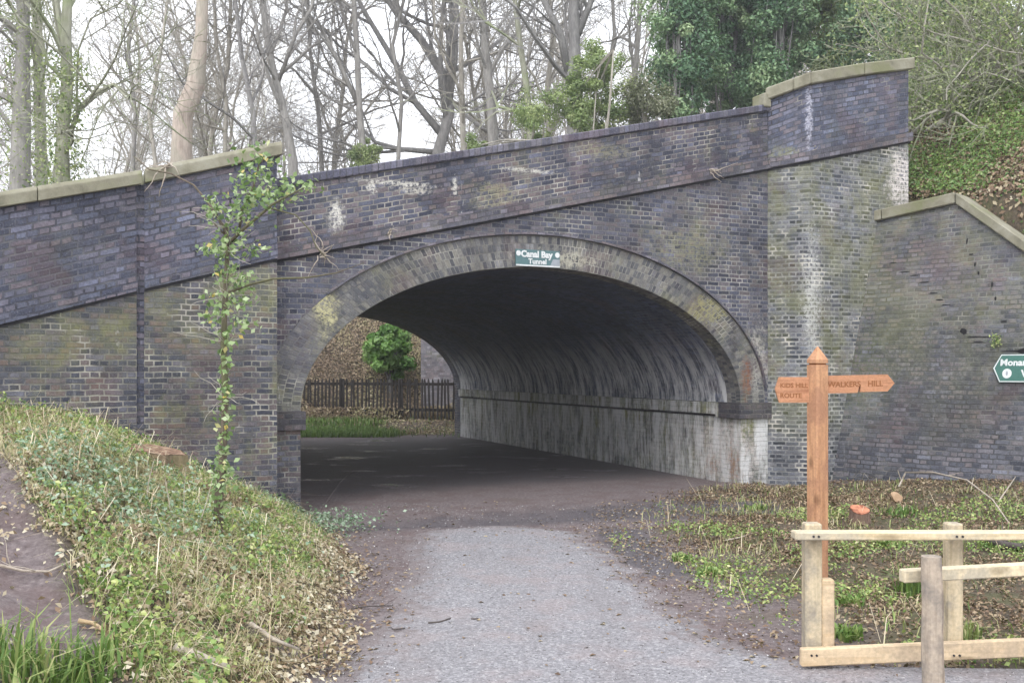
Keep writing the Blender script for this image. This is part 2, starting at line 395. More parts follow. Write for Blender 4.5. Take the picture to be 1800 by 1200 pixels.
M['pier'] = brick_mat('brick_pier', c1=(.115, .125, .15), c2=(.025, .03, .042), c3=(.22, .22, .235), mortar=(.44, .44, .43), bw=.18, rh=.0605, algae=.15, white=1., mdark_amt=.2, msize=.013, zalgae=(1.6, .2, .4),
    spots=[((5.72, 13.65, 4.35), (.32, .5, .55), (.62, .57, .55), .95, 4.), ((4.17, 13.02, 2.6), (.16, .25, 1.1), (.6, .6, .57), .6, 9.)])
M['pier_top'] = brick_mat('brick_pier_top', c1=(.12, .135, .195), c2=(.055, .062, .10), c3=(.17, .15, .175), mortar=(.11, .11, .12), mdark=(.05, .05, .06), algae=.2, white=.45, mdark_amt=.8, msize=.009,
    spots=[((4.12, 13.0, 5.1), (.06, .1, .5), (.5, .5, .58), .8, 9.), ((3.8, 13.1, 4.6), (.25, .3, .12), (.25, .25, .13), .6, 5.)])
M['wing'] = brick_mat('brick_wing', c1=(.11, .115, .14), c2=(.04, .044, .06), c3=(.15, .13, .135), mortar=(.2, .2, .2), mdark=(.05, .05, .055), algae=.08, white=.2, mdark_amt=.7, bw=.19, rh=.062, msize=.010, bump=.6, zalgae=(2.0, .4, .3),
    spots=[(rw(1.2, 2.9), (.7, .7, .5), (.17, .13, .13), .3, 2.5), (rw(.3, 1.6), (.5, .5, .8), (.13, .15, .06), .4, 4.), (rw(1.3, 1.5), (1.2, 1.2, .9), (.045, .045, .045), .6, 1.6)])
M['ring'] = brick_mat('brick_ring', c1=(.13, .13, .135), c2=(.055, .058, .07), c3=(.22, .21, .18), mortar=(.34, .33, .29), mdark=(.05, .05, .055), algae=.45, white=.5, mdark_amt=.4, bw=.056, rh=.105, squash=1., msize=.007, offset=.5,
    spots=[(pt(572, 545), (.17, .2, .3), (.46, .43, .24), .95, 4.), (pt(640, 505), (.42, .3, .2), (.075, .078, .09), .9, 5.), (pt(525, 600), (.3, .3, .6), (.11, .11, .13), .8, 5.), (pt(1245, 545), (.35, .4, .22), (.28, .26, .11), .8, 6.), (pt(1312, 665), (.10, .15, .3), (.22, .09, .045), .8, 8.), (pt(1290, 600), (.06, .15, .3), (.05, .045, .04), .7, 6.), (pt(1330, 650), (.1, .15, .4), (.42, .41, .36), .6, 7.), (pt(980, 455), (.6, .6, .12), (.46, .44, .35), .75, 5.)])
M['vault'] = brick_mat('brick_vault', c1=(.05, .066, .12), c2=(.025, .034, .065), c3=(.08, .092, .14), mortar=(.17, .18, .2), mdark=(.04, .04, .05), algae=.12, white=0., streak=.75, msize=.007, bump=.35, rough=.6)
M['abut'] = brick_mat('abutment_render', c1=(.24, .25, .22), c2=(.09, .10, .09), c3=(.34, .31, .28), mortar=(.24, .23, .22), mdark=(.08, .09, .08), algae=.9, white=.6, streak=.7, zalgae=(1.1, .0, .6), msize=.009, bump=.6,
    spots=[((3.05, 13.35, .45), (.5, .9, .55), (.52, .46, .44), .75, 3.), ((3.1, 13.1, .25), (.1, .35, .35), (.25, .12, .05), .75, 6.), ((2.9, 13.6, .2), (.1, .2, .25), (.26, .13, .06), .6, 6.)])
M['coping'] = plain_mat('coping_stone', [(.25, (.16, .15, .105)), (.5, (.27, .255, .19)), (.75, (.38, .365, .3))], 5, second=(2.5, .5, .65, (.17, .18, .08), .7), bumps=.5)
M['bluecoping'] = brick_mat('brick_coping', c1=(.10, .10, .14), c2=(.06, .06, .09), c3=(.14, .13, .16), mortar=(.09, .09, .09), algae=.15, white=.15, bw=.075, rh=.3, squash=1., msize=.006, offset=0.)
M['string'] = brick_mat('brick_string', c1=(.12, .115, .14), c2=(.06, .06, .08), c3=(.165, .13, .13), mortar=(.09, .09, .09), algae=.3, white=.2, msize=.008)
M['impost'] = brick_mat('impost_brick', c1=(.07, .065, .075), c2=(.04, .04, .05), c3=(.10, .08, .08), mortar=(.12, .115, .11), algae=.2, white=.3, msize=.01)

# ------------------------------------------------------------------ brick bridge
bridge = thing('brick_bridge', FACE.P(SC, 0), 'long blue brick road bridge with a wide elliptical arch over the path', 'bridge')
def ell(a, b, th): return (SC + a * math.cos(th), Z0 + b * math.sin(th))
NA = 72
th_clip = math.acos(max(-1, (-6.42 - SC) / A_EX))
ex = [ell(A_EX, B_EX, th_clip * i / NA) for i in range(NA + 1)]
m = MB()
poly = [(.52, Z0)] + ([] if ex[0][0] > .45 else []) + [(min(p[0], .515), p[1] + (.001 if i == 0 else 0)) for i, p in enumerate(ex)] + [(-6.42, line_z(-6.42)), (.52, line_z(.52))]
extr(m, FACE, poly, 0, -.45); m.build('spandrel_wall', M['face'], bridge)
# arch ring: quads between intrados and extrados, with soffit edge returned 0.3 m
m = MB(); L = 0; prev = None
for i in range(NA):
    a0, a1 = math.pi * i / NA, math.pi * (i + 1) / NA
    p0, p1 = ell(A_IN, B_IN, a0), ell(A_IN, B_IN, a1); q0, q1 = ell(A_EX - .002, B_EX - .002, a0), ell(A_EX - .002, B_EX - .002, a1)
    dl = math.dist((p0[0] + q0[0], p0[1] + q0[1]), (p1[0] + q1[0], p1[1] + q1[1])) / 2
    m.poly([FACE.P(*p0, .004), FACE.P(*q0, .004), FACE.P(*q1, .004), FACE.P(*p1, .004)], [(L, 0), (L, .428), (L + dl, .428), (L + dl, 0)])
    m.poly([FACE.P(*p0, .004), FACE.P(*p1, .004), FACE.P(*p1, -.3), FACE.P(*p0, -.3)], [(L, 0), (L + dl, 0), (L + dl, .304), (L, .304)])
    L += dl
m.build('arch_ring', M['ring'], bridge)
m = MB()                                                 # thin projecting hood course around the ring
hp = [ell(A_EX + .0, B_EX + .0, math.pi * .03 + (math.pi * .76) * i / 60) for i in range(61)]
ho = [ell(A_EX + .03, B_EX + .03, math.pi * .03 + (math.pi * .76) * i / 60) for i in range(61)]
for i in range(60):
    a, b, c, d = hp[i], ho[i], ho[i + 1], hp[i + 1]
    m.poly([FACE.P(*a, .04), FACE.P(*b, .035), FACE.P(*c, .035), FACE.P(*d, .04)], [(i * .12, 0), (i * .12, .06), (i * .12 + .12, .06), (i * .12 + .12, 0)])
    m.poly([FACE.P(*a, -.05), FACE.P(*a, .04), FACE.P(*d, .04), FACE.P(*d, -.05)])
    m.poly([FACE.P(*b, .035), FACE.P(*b, -.05), FACE.P(*c, -.05), FACE.P(*c, .035)])
m.build('hood_course', M['string'], bridge)
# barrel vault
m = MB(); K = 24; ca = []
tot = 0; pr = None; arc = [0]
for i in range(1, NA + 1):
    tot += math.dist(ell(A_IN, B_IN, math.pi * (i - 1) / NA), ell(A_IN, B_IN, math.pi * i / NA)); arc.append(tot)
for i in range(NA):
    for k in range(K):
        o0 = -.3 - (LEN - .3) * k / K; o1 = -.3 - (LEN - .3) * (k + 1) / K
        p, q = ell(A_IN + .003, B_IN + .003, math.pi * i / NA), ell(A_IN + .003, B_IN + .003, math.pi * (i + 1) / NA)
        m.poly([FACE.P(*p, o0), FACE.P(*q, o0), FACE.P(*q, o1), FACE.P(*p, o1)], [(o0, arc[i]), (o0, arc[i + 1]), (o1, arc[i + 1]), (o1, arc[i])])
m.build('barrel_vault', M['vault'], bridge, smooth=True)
# abutment walls under the springing
for u0, u1 in ((SC + A_IN, .52), (-6.46, SC - A_IN)):
    m = MB()
    poly = [(u0, -.4), (u1, -.4), (u1, .93), (u0, .93)]
    extr(m, FACE, poly, 0, -LEN); m.build('abutment', M['abut'] if u0 > -3 else M['lower'], bridge)
    m = MB(); p = .05
    lo, hi = (u0 - p, u1) if u0 > -3 else (u0, u1 + p)
    extr(m, FACE, [(lo, .93), (hi, .93), (hi, Z0 - .002), (lo, Z0 - .002)], .04, -.5)
    extr(m, FACE, [(lo, .97), (hi, .97), (hi, Z0 - .003), (lo, Z0 - .003)], -.5, -LEN)
    m.build('impost_course', M['impost'] if u0 < -3 else M['abut'], bridge)
    if u0 > -3:
        m = MB(); extr(m, FACE, [(lo - .012, .925), (hi, .925), (hi, Z0 + .004), (lo - .012, Z0 + .004)], .052, -.42); m.build('impost_block', M['impost'], bridge)
    m = MB()
    lo, hi = (u0 + .03, u1) if u0 > -3 else (u0, u1 - .03)
    extr(m, FACE, [(lo, .931), (hi, .931), (hi, .97), (lo, .97)], -.501, -LEN); m.build('ledge_recess', M['impost'], bridge)
# string course, parapet and brick coping between pilaster and pier
u0, u1 = -6.42, .60
m = MB(); extr(m, FACE, [(u0, line_z(u0)), (u1, line_z(u1)), (u1, line_z(u1) + .15), (u0, line_z(u0) + .15)], .06, -.45, .2365); m.build('string_course', M['string'], bridge)
m = MB(); extr(m, FACE, [(u0, line_z(u0) + .15), (u1, line_z(u1) + .15), (u1, top_z(u1) - .09), (u0, top_z(u0) - .09)], -.005, -.40, .2365); m.build('parapet', M['parapet'], bridge)
m = MB(); extr(m, FACE, [(u0, top_z(u0) - .09), (u1, top_z(u1) - .09), (u1, top_z(u1) + .01), (u0, top_z(u0) + .01)], .035, -.44, .2365); m.build('coping', M['bluecoping'], bridge, bevel=.012)
# pilaster left of the arch
uL, uR = -7.70, FACE.hit(487, 457, PIL_OFF)[0]
lzp = lambda u: np.interp(u, [uL, uR], [FACE.hit(257, 508, PIL_OFF)[1], line_z(uR)])
m = MB(); extr(m, FACE, [(uL, -.4), (uR, -.4), (uR, lzp(uR)), (uL, lzp(uL))], PIL_OFF, -.5); m.build('pilaster', M['lower'], bridge)
cL, cR = FACE.hit(257, 323, PIL_OFF)[1], FACE.hit(487, 275, PIL_OFF)[1]
sl = (cR - cL) / (uR - uL)
m = MB(); extr(m, FACE, [(uL, lzp(uL)), (uR, lzp(uR)), (uR, lzp(uR) + .15), (uL, lzp(uL) + .15)], PIL_OFF + .035, -.5, sl); m.build('string_course', M['blue'], bridge)
m = MB(); extr(m, FACE, [(uL, lzp(uL) + .15), (uR, lzp(uR) + .15), (uR, cR), (uL, cL)], PIL_OFF - .006, -.45, sl); m.build('pilaster_parapet', M['blue'], bridge)
def stone(pl, a, b, za, zb, th, o1, o0, parent, name='coping_stone'):
    m = MB(); e = .004
    pr_ = [(o1, 0), (o1, th * .72), (o1 - .03, th), (o0 + .03, th), (o0, th * .72), (o0, 0)]
    A = [pl.P(a + e, za + z, o) for o, z in pr_]; B = [pl.P(b - e, zb + z, o) for o, z in pr_]
    m.poly(A, [(o, z) for o, z in pr_]); m.poly(B[::-1], [(o, z) for o, z in pr_][::-1])
    for i in range(6):
        j = (i + 1) % 6; m.poly([A[i], B[i], B[j], A[j]])
    return m.build(name, M['coping'], parent, bevel=.006)
stone(FACE, uL, uR + .05, cL, cR + .05 * sl, .15, PIL_OFF + .06, -.5, bridge)
# right pier: facets A-B and B-C
def pier_wall(mb, pts, z0f, z1f, sl_uv=0, off=0):
    U = 0
    for i in range(len(pts) - 1):
        a, b = pts[i], pts[i + 1]; l = math.dist(a, b)
        za0, zb0, za1, zb1 = z0f[i], z0f[i + 1], z1f[i], z1f[i + 1]
        s_ = (zb1 - za1) / l if sl_uv else 0
        mb.poly([(*a, za0), (*b, zb0), (*b, zb1), (*a, za1)], [(U, za0), (U + l, zb0 - s_ * l), (U + l, zb1 - s_ * l), (U, za1)]); U += l
def offs(pts, o):
    """offset an open chain outward (towards viewer/right) by mitre"""
    out = []
    for i, p in enumerate(pts):
        ds = []
        if i > 0: d_ = np.array(pts[i]) - np.array(pts[i - 1]); ds.append(d_ / np.linalg.norm(d_))
        if i < len(pts) - 1: d_ = np.array(pts[i + 1]) - np.array(pts[i]); ds.append(d_ / np.linalg.norm(d_))
        ns = [np.array([d_[1], -d_[0]]) for d_ in ds]; nn = sum(ns); nn /= np.linalg.norm(nn); k = o / max(.3, nn.dot(ns[0]))
        out.append(tuple(np.array(p) + nn * k))
    return out
PD = PC + np.array([-D[1], D[0]]) * 1.2; PA2 = PA + np.array([-D[1], D[0]]) * 1.2
chain = [tuple(PA2), tuple(PA), tuple(PB), tuple(PC), tuple(PD), tuple(PA2)]
zAl, zBl, zCl = EYE + 353 / F * 13.2, EYE + 367 / F * 13.0, EYE + 402 / F * 13.78
zAt, zBt, zCt = EYE + 472 / F * 13.2, EYE + 500 / F * 13.0, EYE + 528 / F * 13.78
ln = [zAl, zAl, zBl, zCl, zCl, zAl]; tp = [zAt, zAt, zBt, zCt, zCt, zAt]
pier = MB(); pier_wall(pier, chain, [-.4] * 6, ln); po = pier.build('pier', M['pier'], bridge)
m = MB(); c2 = offs(chain[:-1], .045); c2.append(c2[0])
pier_wall(m, c2, ln, [z + .13 for z in ln], 1)
m.poly([(*p, z) for p, z in zip(c2[:-1], ln)][::-1]); m.poly([(*p, z + .13) for p, z in zip(c2[:-1], ln)]); m.build('string_course', M['string'], bridge)
m = MB(); pier_wall(m, chain, [z + .13 for z in ln], tp, 1); m.build('pier_parapet', M['pier_top'], bridge)
co = offs(chain[:-1], .07); co.append(co[0])
PBx = tuple((np.array(co[2]) * .62 + np.array(co[1]) * .38))
def cop(a, b, ia, ib, za, zb, th=.17):
    m = MB(); e = .0
    lo = [(*a, za), (*b, zb), (*ib, zb), (*ia, za)]; hi = [(p[0], p[1], p[2] + th) for p in lo]
    c = np.mean([p[:2] for p in lo], axis=0)
    sh = lambda p, k: (c[0] + (p[0] - c[0]) * k, c[1] + (p[1] - c[1]) * k, p[2])
    lo = [sh(p, .992) for p in lo]; hi = [sh(p, .992) for p in hi]
    m.poly(lo[::-1]); m.poly(hi)
    for i in range(4): j = (i + 1) % 4; m.poly([lo[i], lo[j], hi[j], hi[i]])
    m.build('coping_stone', M['coping'], bridge, bevel=.015)
inn = offs([chain[1], chain[2], chain[3]], -.42)
zx = zAt * .38 + zBt * .62
ix = tuple(np.array(inn[0]) * .38 + np.array(inn[1]) * .62)
cop(co[1], PBx, inn[0], ix, zAt, zx); cop(PBx, co[2], ix, inn[1], zx, zBt)
mid_ = tuple((np.array(co[2]) + np.array(co[3])) / 2); midi = tuple((np.array(inn[1]) + np.array(inn[2])) / 2); zm = (zBt + zCt) / 2 + .02
cop(co[2], mid_, inn[1], midi, zBt, zm); cop(mid_, co[3], midi, inn[2], zm, zCt)
# small dropped end stone at the left of the pier coping
m = MB(); q = np.array(co[1]); m.box((q[0] - .02, q[1] + .12, zAt + .0), (.06, .14, .10), ((D[0], D[1], 0), (-D[1], D[0], 0), (0, 0, 1))); m.build('coping_stone', M['coping'], bridge, bevel=.015)
M['soot_shade'] = plain_mat('shade_strip_dark', [(.3, (.02, .02, .024)), (.7, (.05, .048, .055))], 12)  # near-black for painted shade strips under the string courses; nail heads share it
m = MB(); extr(m, FACE, [(-6.42, line_z(-6.42) - .028), (.52, line_z(.52) - .028), (.52, line_z(.52) - .001), (-6.42, line_z(-6.42) - .001)], .018, -.3); m.build('shade_strip', M['soot_shade'], bridge)  # dark strip stands in for the shadow line below the string course
m = MB(); extr(m, FACE, [(uL, lzp(uL) - .03), (uR - .001, lzp(uR) - .03), (uR - .001, lzp(uR) - .001), (uL, lzp(uL) - .001)], PIL_OFF + .012, -.3); m.build('shade_strip', M['soot_shade'], bridge)  # same painted shadow line across the pilaster
c3_ = offs(chain[:-1], .018); c3_.append(c3_[0]); m = MB(); pier_wall(m, c3_, [z - .03 for z in ln], [z - .001 for z in ln], 1); m.build('shade_strip', M['soot_shade'], bridge)  # painted shadow line carried round the pier
# road deck and far side of the bridge
m = MB(); extr(m, FACE, [(-9.5, line_z(-9.5) - .35), (-9.5, line_z(-9.5) - .02), (3.2, line_z(3.2) - .02), (3.2, line_z(3.2) - .35)], -.46, -LEN + .46); m.build('deck', M['face'], bridge)
m = MB()
exf = [ell(A_IN + .004, B_IN + .004, math.pi * i / 40) for i in range(41)]
extr(m, FACE, [(3.2, -.4), (3.2, line_z(3.2) + 1), (-9.5, line_z(-9.5) + 1), (-9.5, -.4), (-6.07, -.4)] + [(u, z) for u, z in reversed(exf)] + [(.03, -.4)], -LEN + .0, -LEN - .4); m.build('far_face', M['face'], bridge)
# tunnel side fill so no light enters between vault and embankment
# ------------------------------------------------------------------ left wing wall
m = MB(); extr(m, FACE, [(uL - .12, -.4), (uL + .02, -.4), (uL + .02, lzp(uL) - .02), (uL - .12, lzp(uL) - .02)], PIL_OFF - .03, -.3)
extr(m, FACE, [(uL - .12, lzp(uL) - .02), (uL + .02, lzp(uL) - .02), (uL + .02, cL), (uL - .12, cL - .03)], PIL_OFF - .03, -.3); m.build('movement_joint', M['blue'], bridge)
lw = thing('wing_wall', LW.P(-2, 0), 'sloping dark brick wing wall left of the bridge pilaster, above the bank', 'wall', 'wing walls of the bridge')
uE = -5.5; u0z = -.045
lz0, lz1 = LW.hit(255, 510)[1], LW.hit(0, 570); slw = (lz0 - lz1[1]) / (0 - lz1[0])
cz0, cz1 = LW.hit(252, 325)[1], LW.hit(0, 365); slc = (cz0 - cz1[1]) / (0 - cz1[0])
lzw = lambda u: lz0 + slw * u
czw = lambda u: cz0 + slc * u
m = MB(); extr(m, LW, [(uE, -.4), (u0z, -.4), (u0z, lzw(u0z)), (uE, lzw(uE))], 0, -.5); m.build('wall', M['lower'], lw)
m = MB(); extr(m, LW, [(uE, lzw(uE)), (u0z, lzw(u0z)), (u0z, lzw(0) + .13), (uE, lzw(uE) + .13)], .04, -.5, slw); m.build('string_course', M['blue'], lw)
m = MB(); extr(m, LW, [(uE, lzw(uE) - .03), (u0z, lzw(u0z) - .03), (u0z, lzw(u0z) - .001), (uE, lzw(uE) - .001)], .015, -.3); m.build('shade_strip', M['soot_shade'], lw)  # wing wall's string course shadow, added as a dark strip
m = MB(); extr(m, LW, [(uE, lzw(uE) + .13), (u0z, lzw(0) + .13), (u0z, czw(0)), (uE, czw(uE))], -.004, -.45, slw); m.build('parapet', M['blue'], lw)
for a, b in ((-.97, -.0), (-2.3, -.97), (-3.6, -2.3), (-5.4, -3.6)): stone(LW, a, b, czw(a), czw(b), .145, .06, -.5, lw)
# ------------------------------------------------------------------ right wing wall (battered)
rwo = thing('wing_wall', rw(1.5, 0), 'battered brick wing wall with a cranked stone coping right of the pier', 'wall', 'wing walls of the bridge')
k0 = rw_hit(1545, 388); k1 = rw_hit(1681, 358); k2 = rw_hit(1800, 442)
sl2 = (k2[1] - k1[1]) / (k2[0] - k1[0]); uEnd = k1[0] + (k1[1] - .25) / -sl2
kz = (-.9, k0[1] + (k1[1] - k0[1]) / (k1[0] - k0[0]) * (-.9 - k0[0]))
pts = [kz, k1, (uEnd, .25), (uEnd, -.3), (-.9, -.3)]
m = MB(); nseg = 1
m.poly([rw(u, z) for u, z in pts][::-1], [(u, z * 1.02) for u, z in pts][::-1]); m.poly([rw(u, z, -.5) for u, z in pts], pts)
for i in range(5):
    a, b = pts[i], pts[(i + 1) % 5]; m.poly([rw(*a), rw(*b), rw(*b, -.5), rw(*a, -.5)], [(a[0], 0), (b[0], 0), (b[0], .5), (a[0], .5)])
m.build('wall', M['wing'], rwo)
def rstone(a, b, th=.15):
    m = MB(); lo = [rw(a[0], a[1], .06), rw(b[0], b[1], .06), rw(b[0], b[1], -.42), rw(a[0], a[1], -.42)]; hi = [(p[0], p[1], p[2] + th) for p in lo]
    m.poly(lo[::-1]); m.poly(hi)
    for i in range(4): j = (i + 1) % 4; m.poly([lo[i], lo[j], hi[j], hi[i]])
    m.build('coping_stone', M['coping'], rwo, bevel=.012)
def lerp(a, b, t): return (a[0] + (b[0] - a[0]) * t, a[1] + (b[1] - a[1]) * t)
rstone(kz, lerp(kz, k1, .55)); rstone(lerp(kz, k1, .555), lerp(kz, k1, .998))
for i in range(3): rstone(lerp(k1, (uEnd, .25), i / 3 + .002), lerp(k1, (uEnd, .25), (i + 1) / 3 - .002))
# cracks, missing bricks in the wing wall: flat near-black patches, the hollows' dark put in as colour
M['hole'] = plain_mat('hollow_dark', [(.3, (.008, .008, .01)), (.7, (.02, .018, .02))], 20)
random.seed(4)
def wallpatch(px, py, w, h, name='missing_brick'):
    u, z = rw_hit(px, py); m = MB()
    n_ = 9; ring = [(u + w * (1 + random.uniform(-.25, .25)) * math.cos(2 * math.pi * k / n_), z + h * (1 + random.uniform(-.25, .25)) * math.sin(2 * math.pi * k / n_)) for k in range(n_)]
    front = [rw(a, b, .004) for a, b in ring]; m.poly(front[::-1], ring[::-1])
    m.build(name, M['hole'], rwo)
for a in ((1694, 582, .045, .04), (1797, 617, .06, .035), (1712, 592, .09, .010), (1735, 592, .08, .009), (1720, 601, .08, .008), (1625, 496, .07, .010), (1608, 484, .06, .009), (1640, 515, .06, .010), (1652, 527, .05, .009), (1662, 536, .06, .010), (1590, 478, .07, .008), (1570, 462, .05, .008),
          (1700, 424, .012, .04), (1707, 447, .03, .01), (1714, 465, .012, .03), (1720, 480, .012, .03), (1744, 500, .012, .035), (1750, 525, .012, .03), (1790, 617, .18, .012), (1765, 565, .04, .01)): wallpatch(*a)

# ------------------------------------------------------------------ ground
def axis_coords(segs):
    out = [segs[0][0]]
    for a, b, st in segs: out += list(np.linspace(a, b, max(2, int(round((b - a) / st)) + 1))[1:])
    return np.array(out)
gx = axis_coords([(-300, -60, 30), (-60, -14, 2), (-14, -6, .25), (-6, 7.5, .06), (7.5, 14, .25), (14, 60, 2), (60, 300, 30)])
gy = axis_coords([(-60, 0, 4), (0, 2.8, .4), (2.8, 14.5, .06), (14.5, 32, .18), (32, 70, 2), (70, 400, 30)])
GX, GY = np.meshgrid(gx, gy); GZ = H(GX, GY)
V = np.stack([GX.ravel(), GY.ravel(), GZ.ravel()], 1)
nx, ny = len(gx), len(gy); idx = np.arange(nx * ny).reshape(ny, nx)
Fq = np.stack([idx[:-1, :-1].ravel(), idx[:-1, 1:].ravel(), idx[1:, 1:].ravel(), idx[1:, :-1].ravel()], 1)
wd, s_, t_ = wall_depth(GX, GY)
dL = np.maximum(0, XL(GY) - GX); dR = np.maximum(0, GX - XR(GY))
veg = (sstep(.05, .5, dL + (fbm(GX * 3, GY * 3, 31) - .5) * .5) + sstep(.3, 1.2, dR + (fbm(GX * 2, GY * 2, 33) - .5) * 1.2) * sstep(13.5, 12, GY)).clip(0, 1) * (wd < .3)
tx = np.interp(GY, [2, 3.4, 4.2, 5.2, 6.5, 8], [-1.45, -1.72, -2.3, -3.0, -3.95, -5.2]); trk = sstep(.6, .3, np.abs(GX - tx)) * (dL > 0)
veg = np.maximum(veg * (1 - trk), (GY > 22.8) * .8)
veg = np.maximum(veg, ((wd > .3) & ((s_ < -6.5) | (s_ > .6))) * 1.0)
cor_ = ((s_ > -6.4) & (s_ < .4)) * 1.0
wet = np.clip(sstep(9.3, 9.9, GY - .25 * GX) * sstep(11.5, 9.8, GY - .5 * GX) * .8 + sstep(.4, 2., t_) * sstep(12.5, 10., t_) * .7 * cor_ + sstep(.45, .1, np.abs(GX - XR(GY) - .15)) * sstep(6.8, 7.6, GY) * sstep(9.8, 9.2, GY) * .9, 0, 1)
T = NT('earth'); pos = T.pos()
vg = T.n('ShaderNodeAttribute', attribute_name='veg').outputs['Fac']; wt = T.n('ShaderNodeAttribute', attribute_name='wet').outputs['Fac']
n1 = T.noise(pos, 3, 5, .6); n2 = T.noise(pos, 26, 4, .75); n3 = T.noise(pos, 90, 3, .7)
mud = T.ramp(n2, [(.3, (.09, .07, .072)), (.55, (.19, .155, .155)), (.75, (.32, .275, .27))])
mud = T.mix(T.math('MULTIPLY', T.smooth(n1, .45, .62), .5), mud, (.13, .085, .08))
soil = T.ramp(n2, [(.3, (.045, .035, .028)), (.55, (.11, .085, .055)), (.78, (.2, .16, .10))])
soil = T.mix(T.math('MULTIPLY', T.smooth(n1, .45, .6), .5), soil, (.09, .10, .035))
col = T.mix(vg, mud, soil)
damp = T.mix(n2, (.055, .05, .062), (.16, .14, .145))
wf = T.smooth(T.math('ADD', T.math('ADD', wt, T.math('MULTIPLY', T.math('SUBTRACT', n1, .5), 1.1)), T.math('MULTIPLY', T.math('SUBTRACT', n2, .5), .9)), .2, .85)
col = T.mix(wf, col, damp)
speck = T.smooth(T.n('ShaderNodeTexVoronoi', {'Vector': pos, 'Scale': 28.}).outputs['Distance'], .22, .1)
col = T.mix(T.math('MULTIPLY', speck, .22), col, (.3, .27, .25))
T.set(T.b.inputs['Base Color'], col)
pud = T.math('MULTIPLY', T.smooth(T.noise(T.mapping(pos, (.7, 1.3, 1)), 1.1, 4, .6), .56, .68), wf)
T.set(T.b.inputs['Roughness'], T.math('SUBTRACT', T.math('SUBTRACT', .9, T.math('MULTIPLY', wf, .3)), T.math('MULTIPLY', pud, .48)))
T.set(T.b.inputs['Normal'], T.bump(T.math('MULTIPLY', T.math('ADD', n2, T.math('MULTIPLY', n3, .5)), T.math('SUBTRACT', 1., T.math('MULTIPLY', pud, .85))), .6, .03))
wet = wet * ((wd < .05) | (cor_ > 0)) * (GX < 3.2)
ground = np_mesh('ground', V, Fq, T.m, {'veg': veg.ravel(), 'wet': wet.ravel()}, smooth=True); tag(ground, kind='structure')
ground['label'] = 'bare earth, leaf-strewn banks and embankments around the bridge'
# gravel path
ys = np.concatenate([np.arange(-3, 4, .15), np.arange(4, 9.7, .035)])
pl_x = np.interp(ys, [-3, 4.8, 5.5, 6.6, 7.5, 9.0, 9.35, 9.65], [-1.4, -1.0, -.88, -.82, -.86, -.93, -.80, -.2])
pr_x = np.interp(ys, [-3, 4.92, 5.02, 5.25, 6.44, 8, 9.1, 9.4, 9.65], [5.0, 5.0, 2.0, 1.38, 1.12, .92, .74, .55, .1])
lx = pl_x + (fbm(ys * 4, ys * 0, 41) - .5) * .22 + (fbm(ys * 18, ys * 0 + 3, 45) - .5) * .08; rx = pr_x + (fbm(ys * 4, ys * 0 + 9, 43) - .5) * .3 + (fbm(ys * 18, ys * 0 + 6, 47) - .5) * .08
W = 60; tt = np.linspace(0, 1, W)
PX = lx[:, None] * (1 - tt) + rx[:, None] * tt; PY = np.repeat(ys[:, None], W, 1)
edge = np.minimum(tt, 1 - tt) * (rx - lx)[:, None]
PZ = H(PX, PY) + .004 + .012 * sstep(0, .35, edge) * sstep(9.65, 9.2, PY) - .0035 * (edge < .001)
idx = np.arange(PX.size).reshape(PX.shape)
Fq = np.stack([idx[:-1, :-1].ravel(), idx[:-1, 1:].ravel(), idx[1:, 1:].ravel(), idx[1:, :-1].ravel()], 1)
T = NT('gravel'); pos = T.pos()
n1 = T.noise(pos, 2.2, 5, .6); n2 = T.noise(pos, 45, 4, .8); n4 = T.noise(pos, 9, 4, .6)
vo = T.n('ShaderNodeTexVoronoi', {'Vector': pos, 'Scale': 75.}); vc = T.n('ShaderNodeSeparateXYZ', {0: vo.outputs['Color']}).outputs[0]
col = T.ramp(vc, [(0, (.10, .10, .11)), (.5, (.22, .215, .23)), (.85, (.36, .35, .37)), (1, (.6, .59, .6))])
col = T.mix(.6, col, T.ramp(n2, [(.3, (.13, .125, .135)), (.7, (.42, .41, .43))]))
col = T.mix(T.math('MULTIPLY', T.smooth(n1, .46, .66), .35), col, (.33, .26, .25))
col = T.mix(T.math('MULTIPLY', T.smooth(n4, .56, .7), .35), col, (.18, .165, .17))
deb = T.n('ShaderNodeTexVoronoi', {'Vector': T.mapping(pos, (9, 13, 9)), 'Scale': 1.}).outputs['Distance']
col = T.mix(T.math('MULTIPLY', T.smooth(deb, .13, .06), .75), col, (.05, .042, .04))
wear = T.smooth(T.noise(T.mapping(pos, (1.6, .35, 1)), 1.4, 5, .6), .48, .64)
col = T.mix(T.math('MULTIPLY', wear, .3), col, (.2, .175, .175))
ed = T.n('ShaderNodeAttribute', attribute_name='edge').outputs['Fac']
col = T.mix(T.smooth(T.math('ADD', ed, T.math('MULTIPLY', T.math('SUBTRACT', n4, .5), .9)), .30, .02), col, T.mix(n2, (.12, .095, .095), (.27, .235, .235)))
T.set(T.b.inputs['Base Color'], col); T.b.inputs['Roughness'].default_value = .85
T.set(T.b.inputs['Normal'], T.bump(T.math('ADD', vo.outputs['Distance'], n2), .7, .012))
path = np_mesh('path', np.stack([PX.ravel(), PY.ravel(), PZ.ravel()], 1), Fq, T.m, {'edge': edge.ravel()}, smooth=True); tag(path, 'pale grey gravel path leading to the tunnel', kind='structure')
# road on the bridge
m = MB(); extr(m, FACE, [(-9.4, line_z(-9.4) + .02), (3.1, line_z(3.1) + .02), (3.1, line_z(3.1) + .06), (-9.4, line_z(-9.4) + .06)], -.47, -LEN + .47)
rd = m.build('road', plain_mat('asphalt', [(.3, (.04, .04, .042)), (.7, (.07, .07, .07))], 30)); tag(rd, 'asphalt road over the bridge', kind='structure')

exec_parts = []
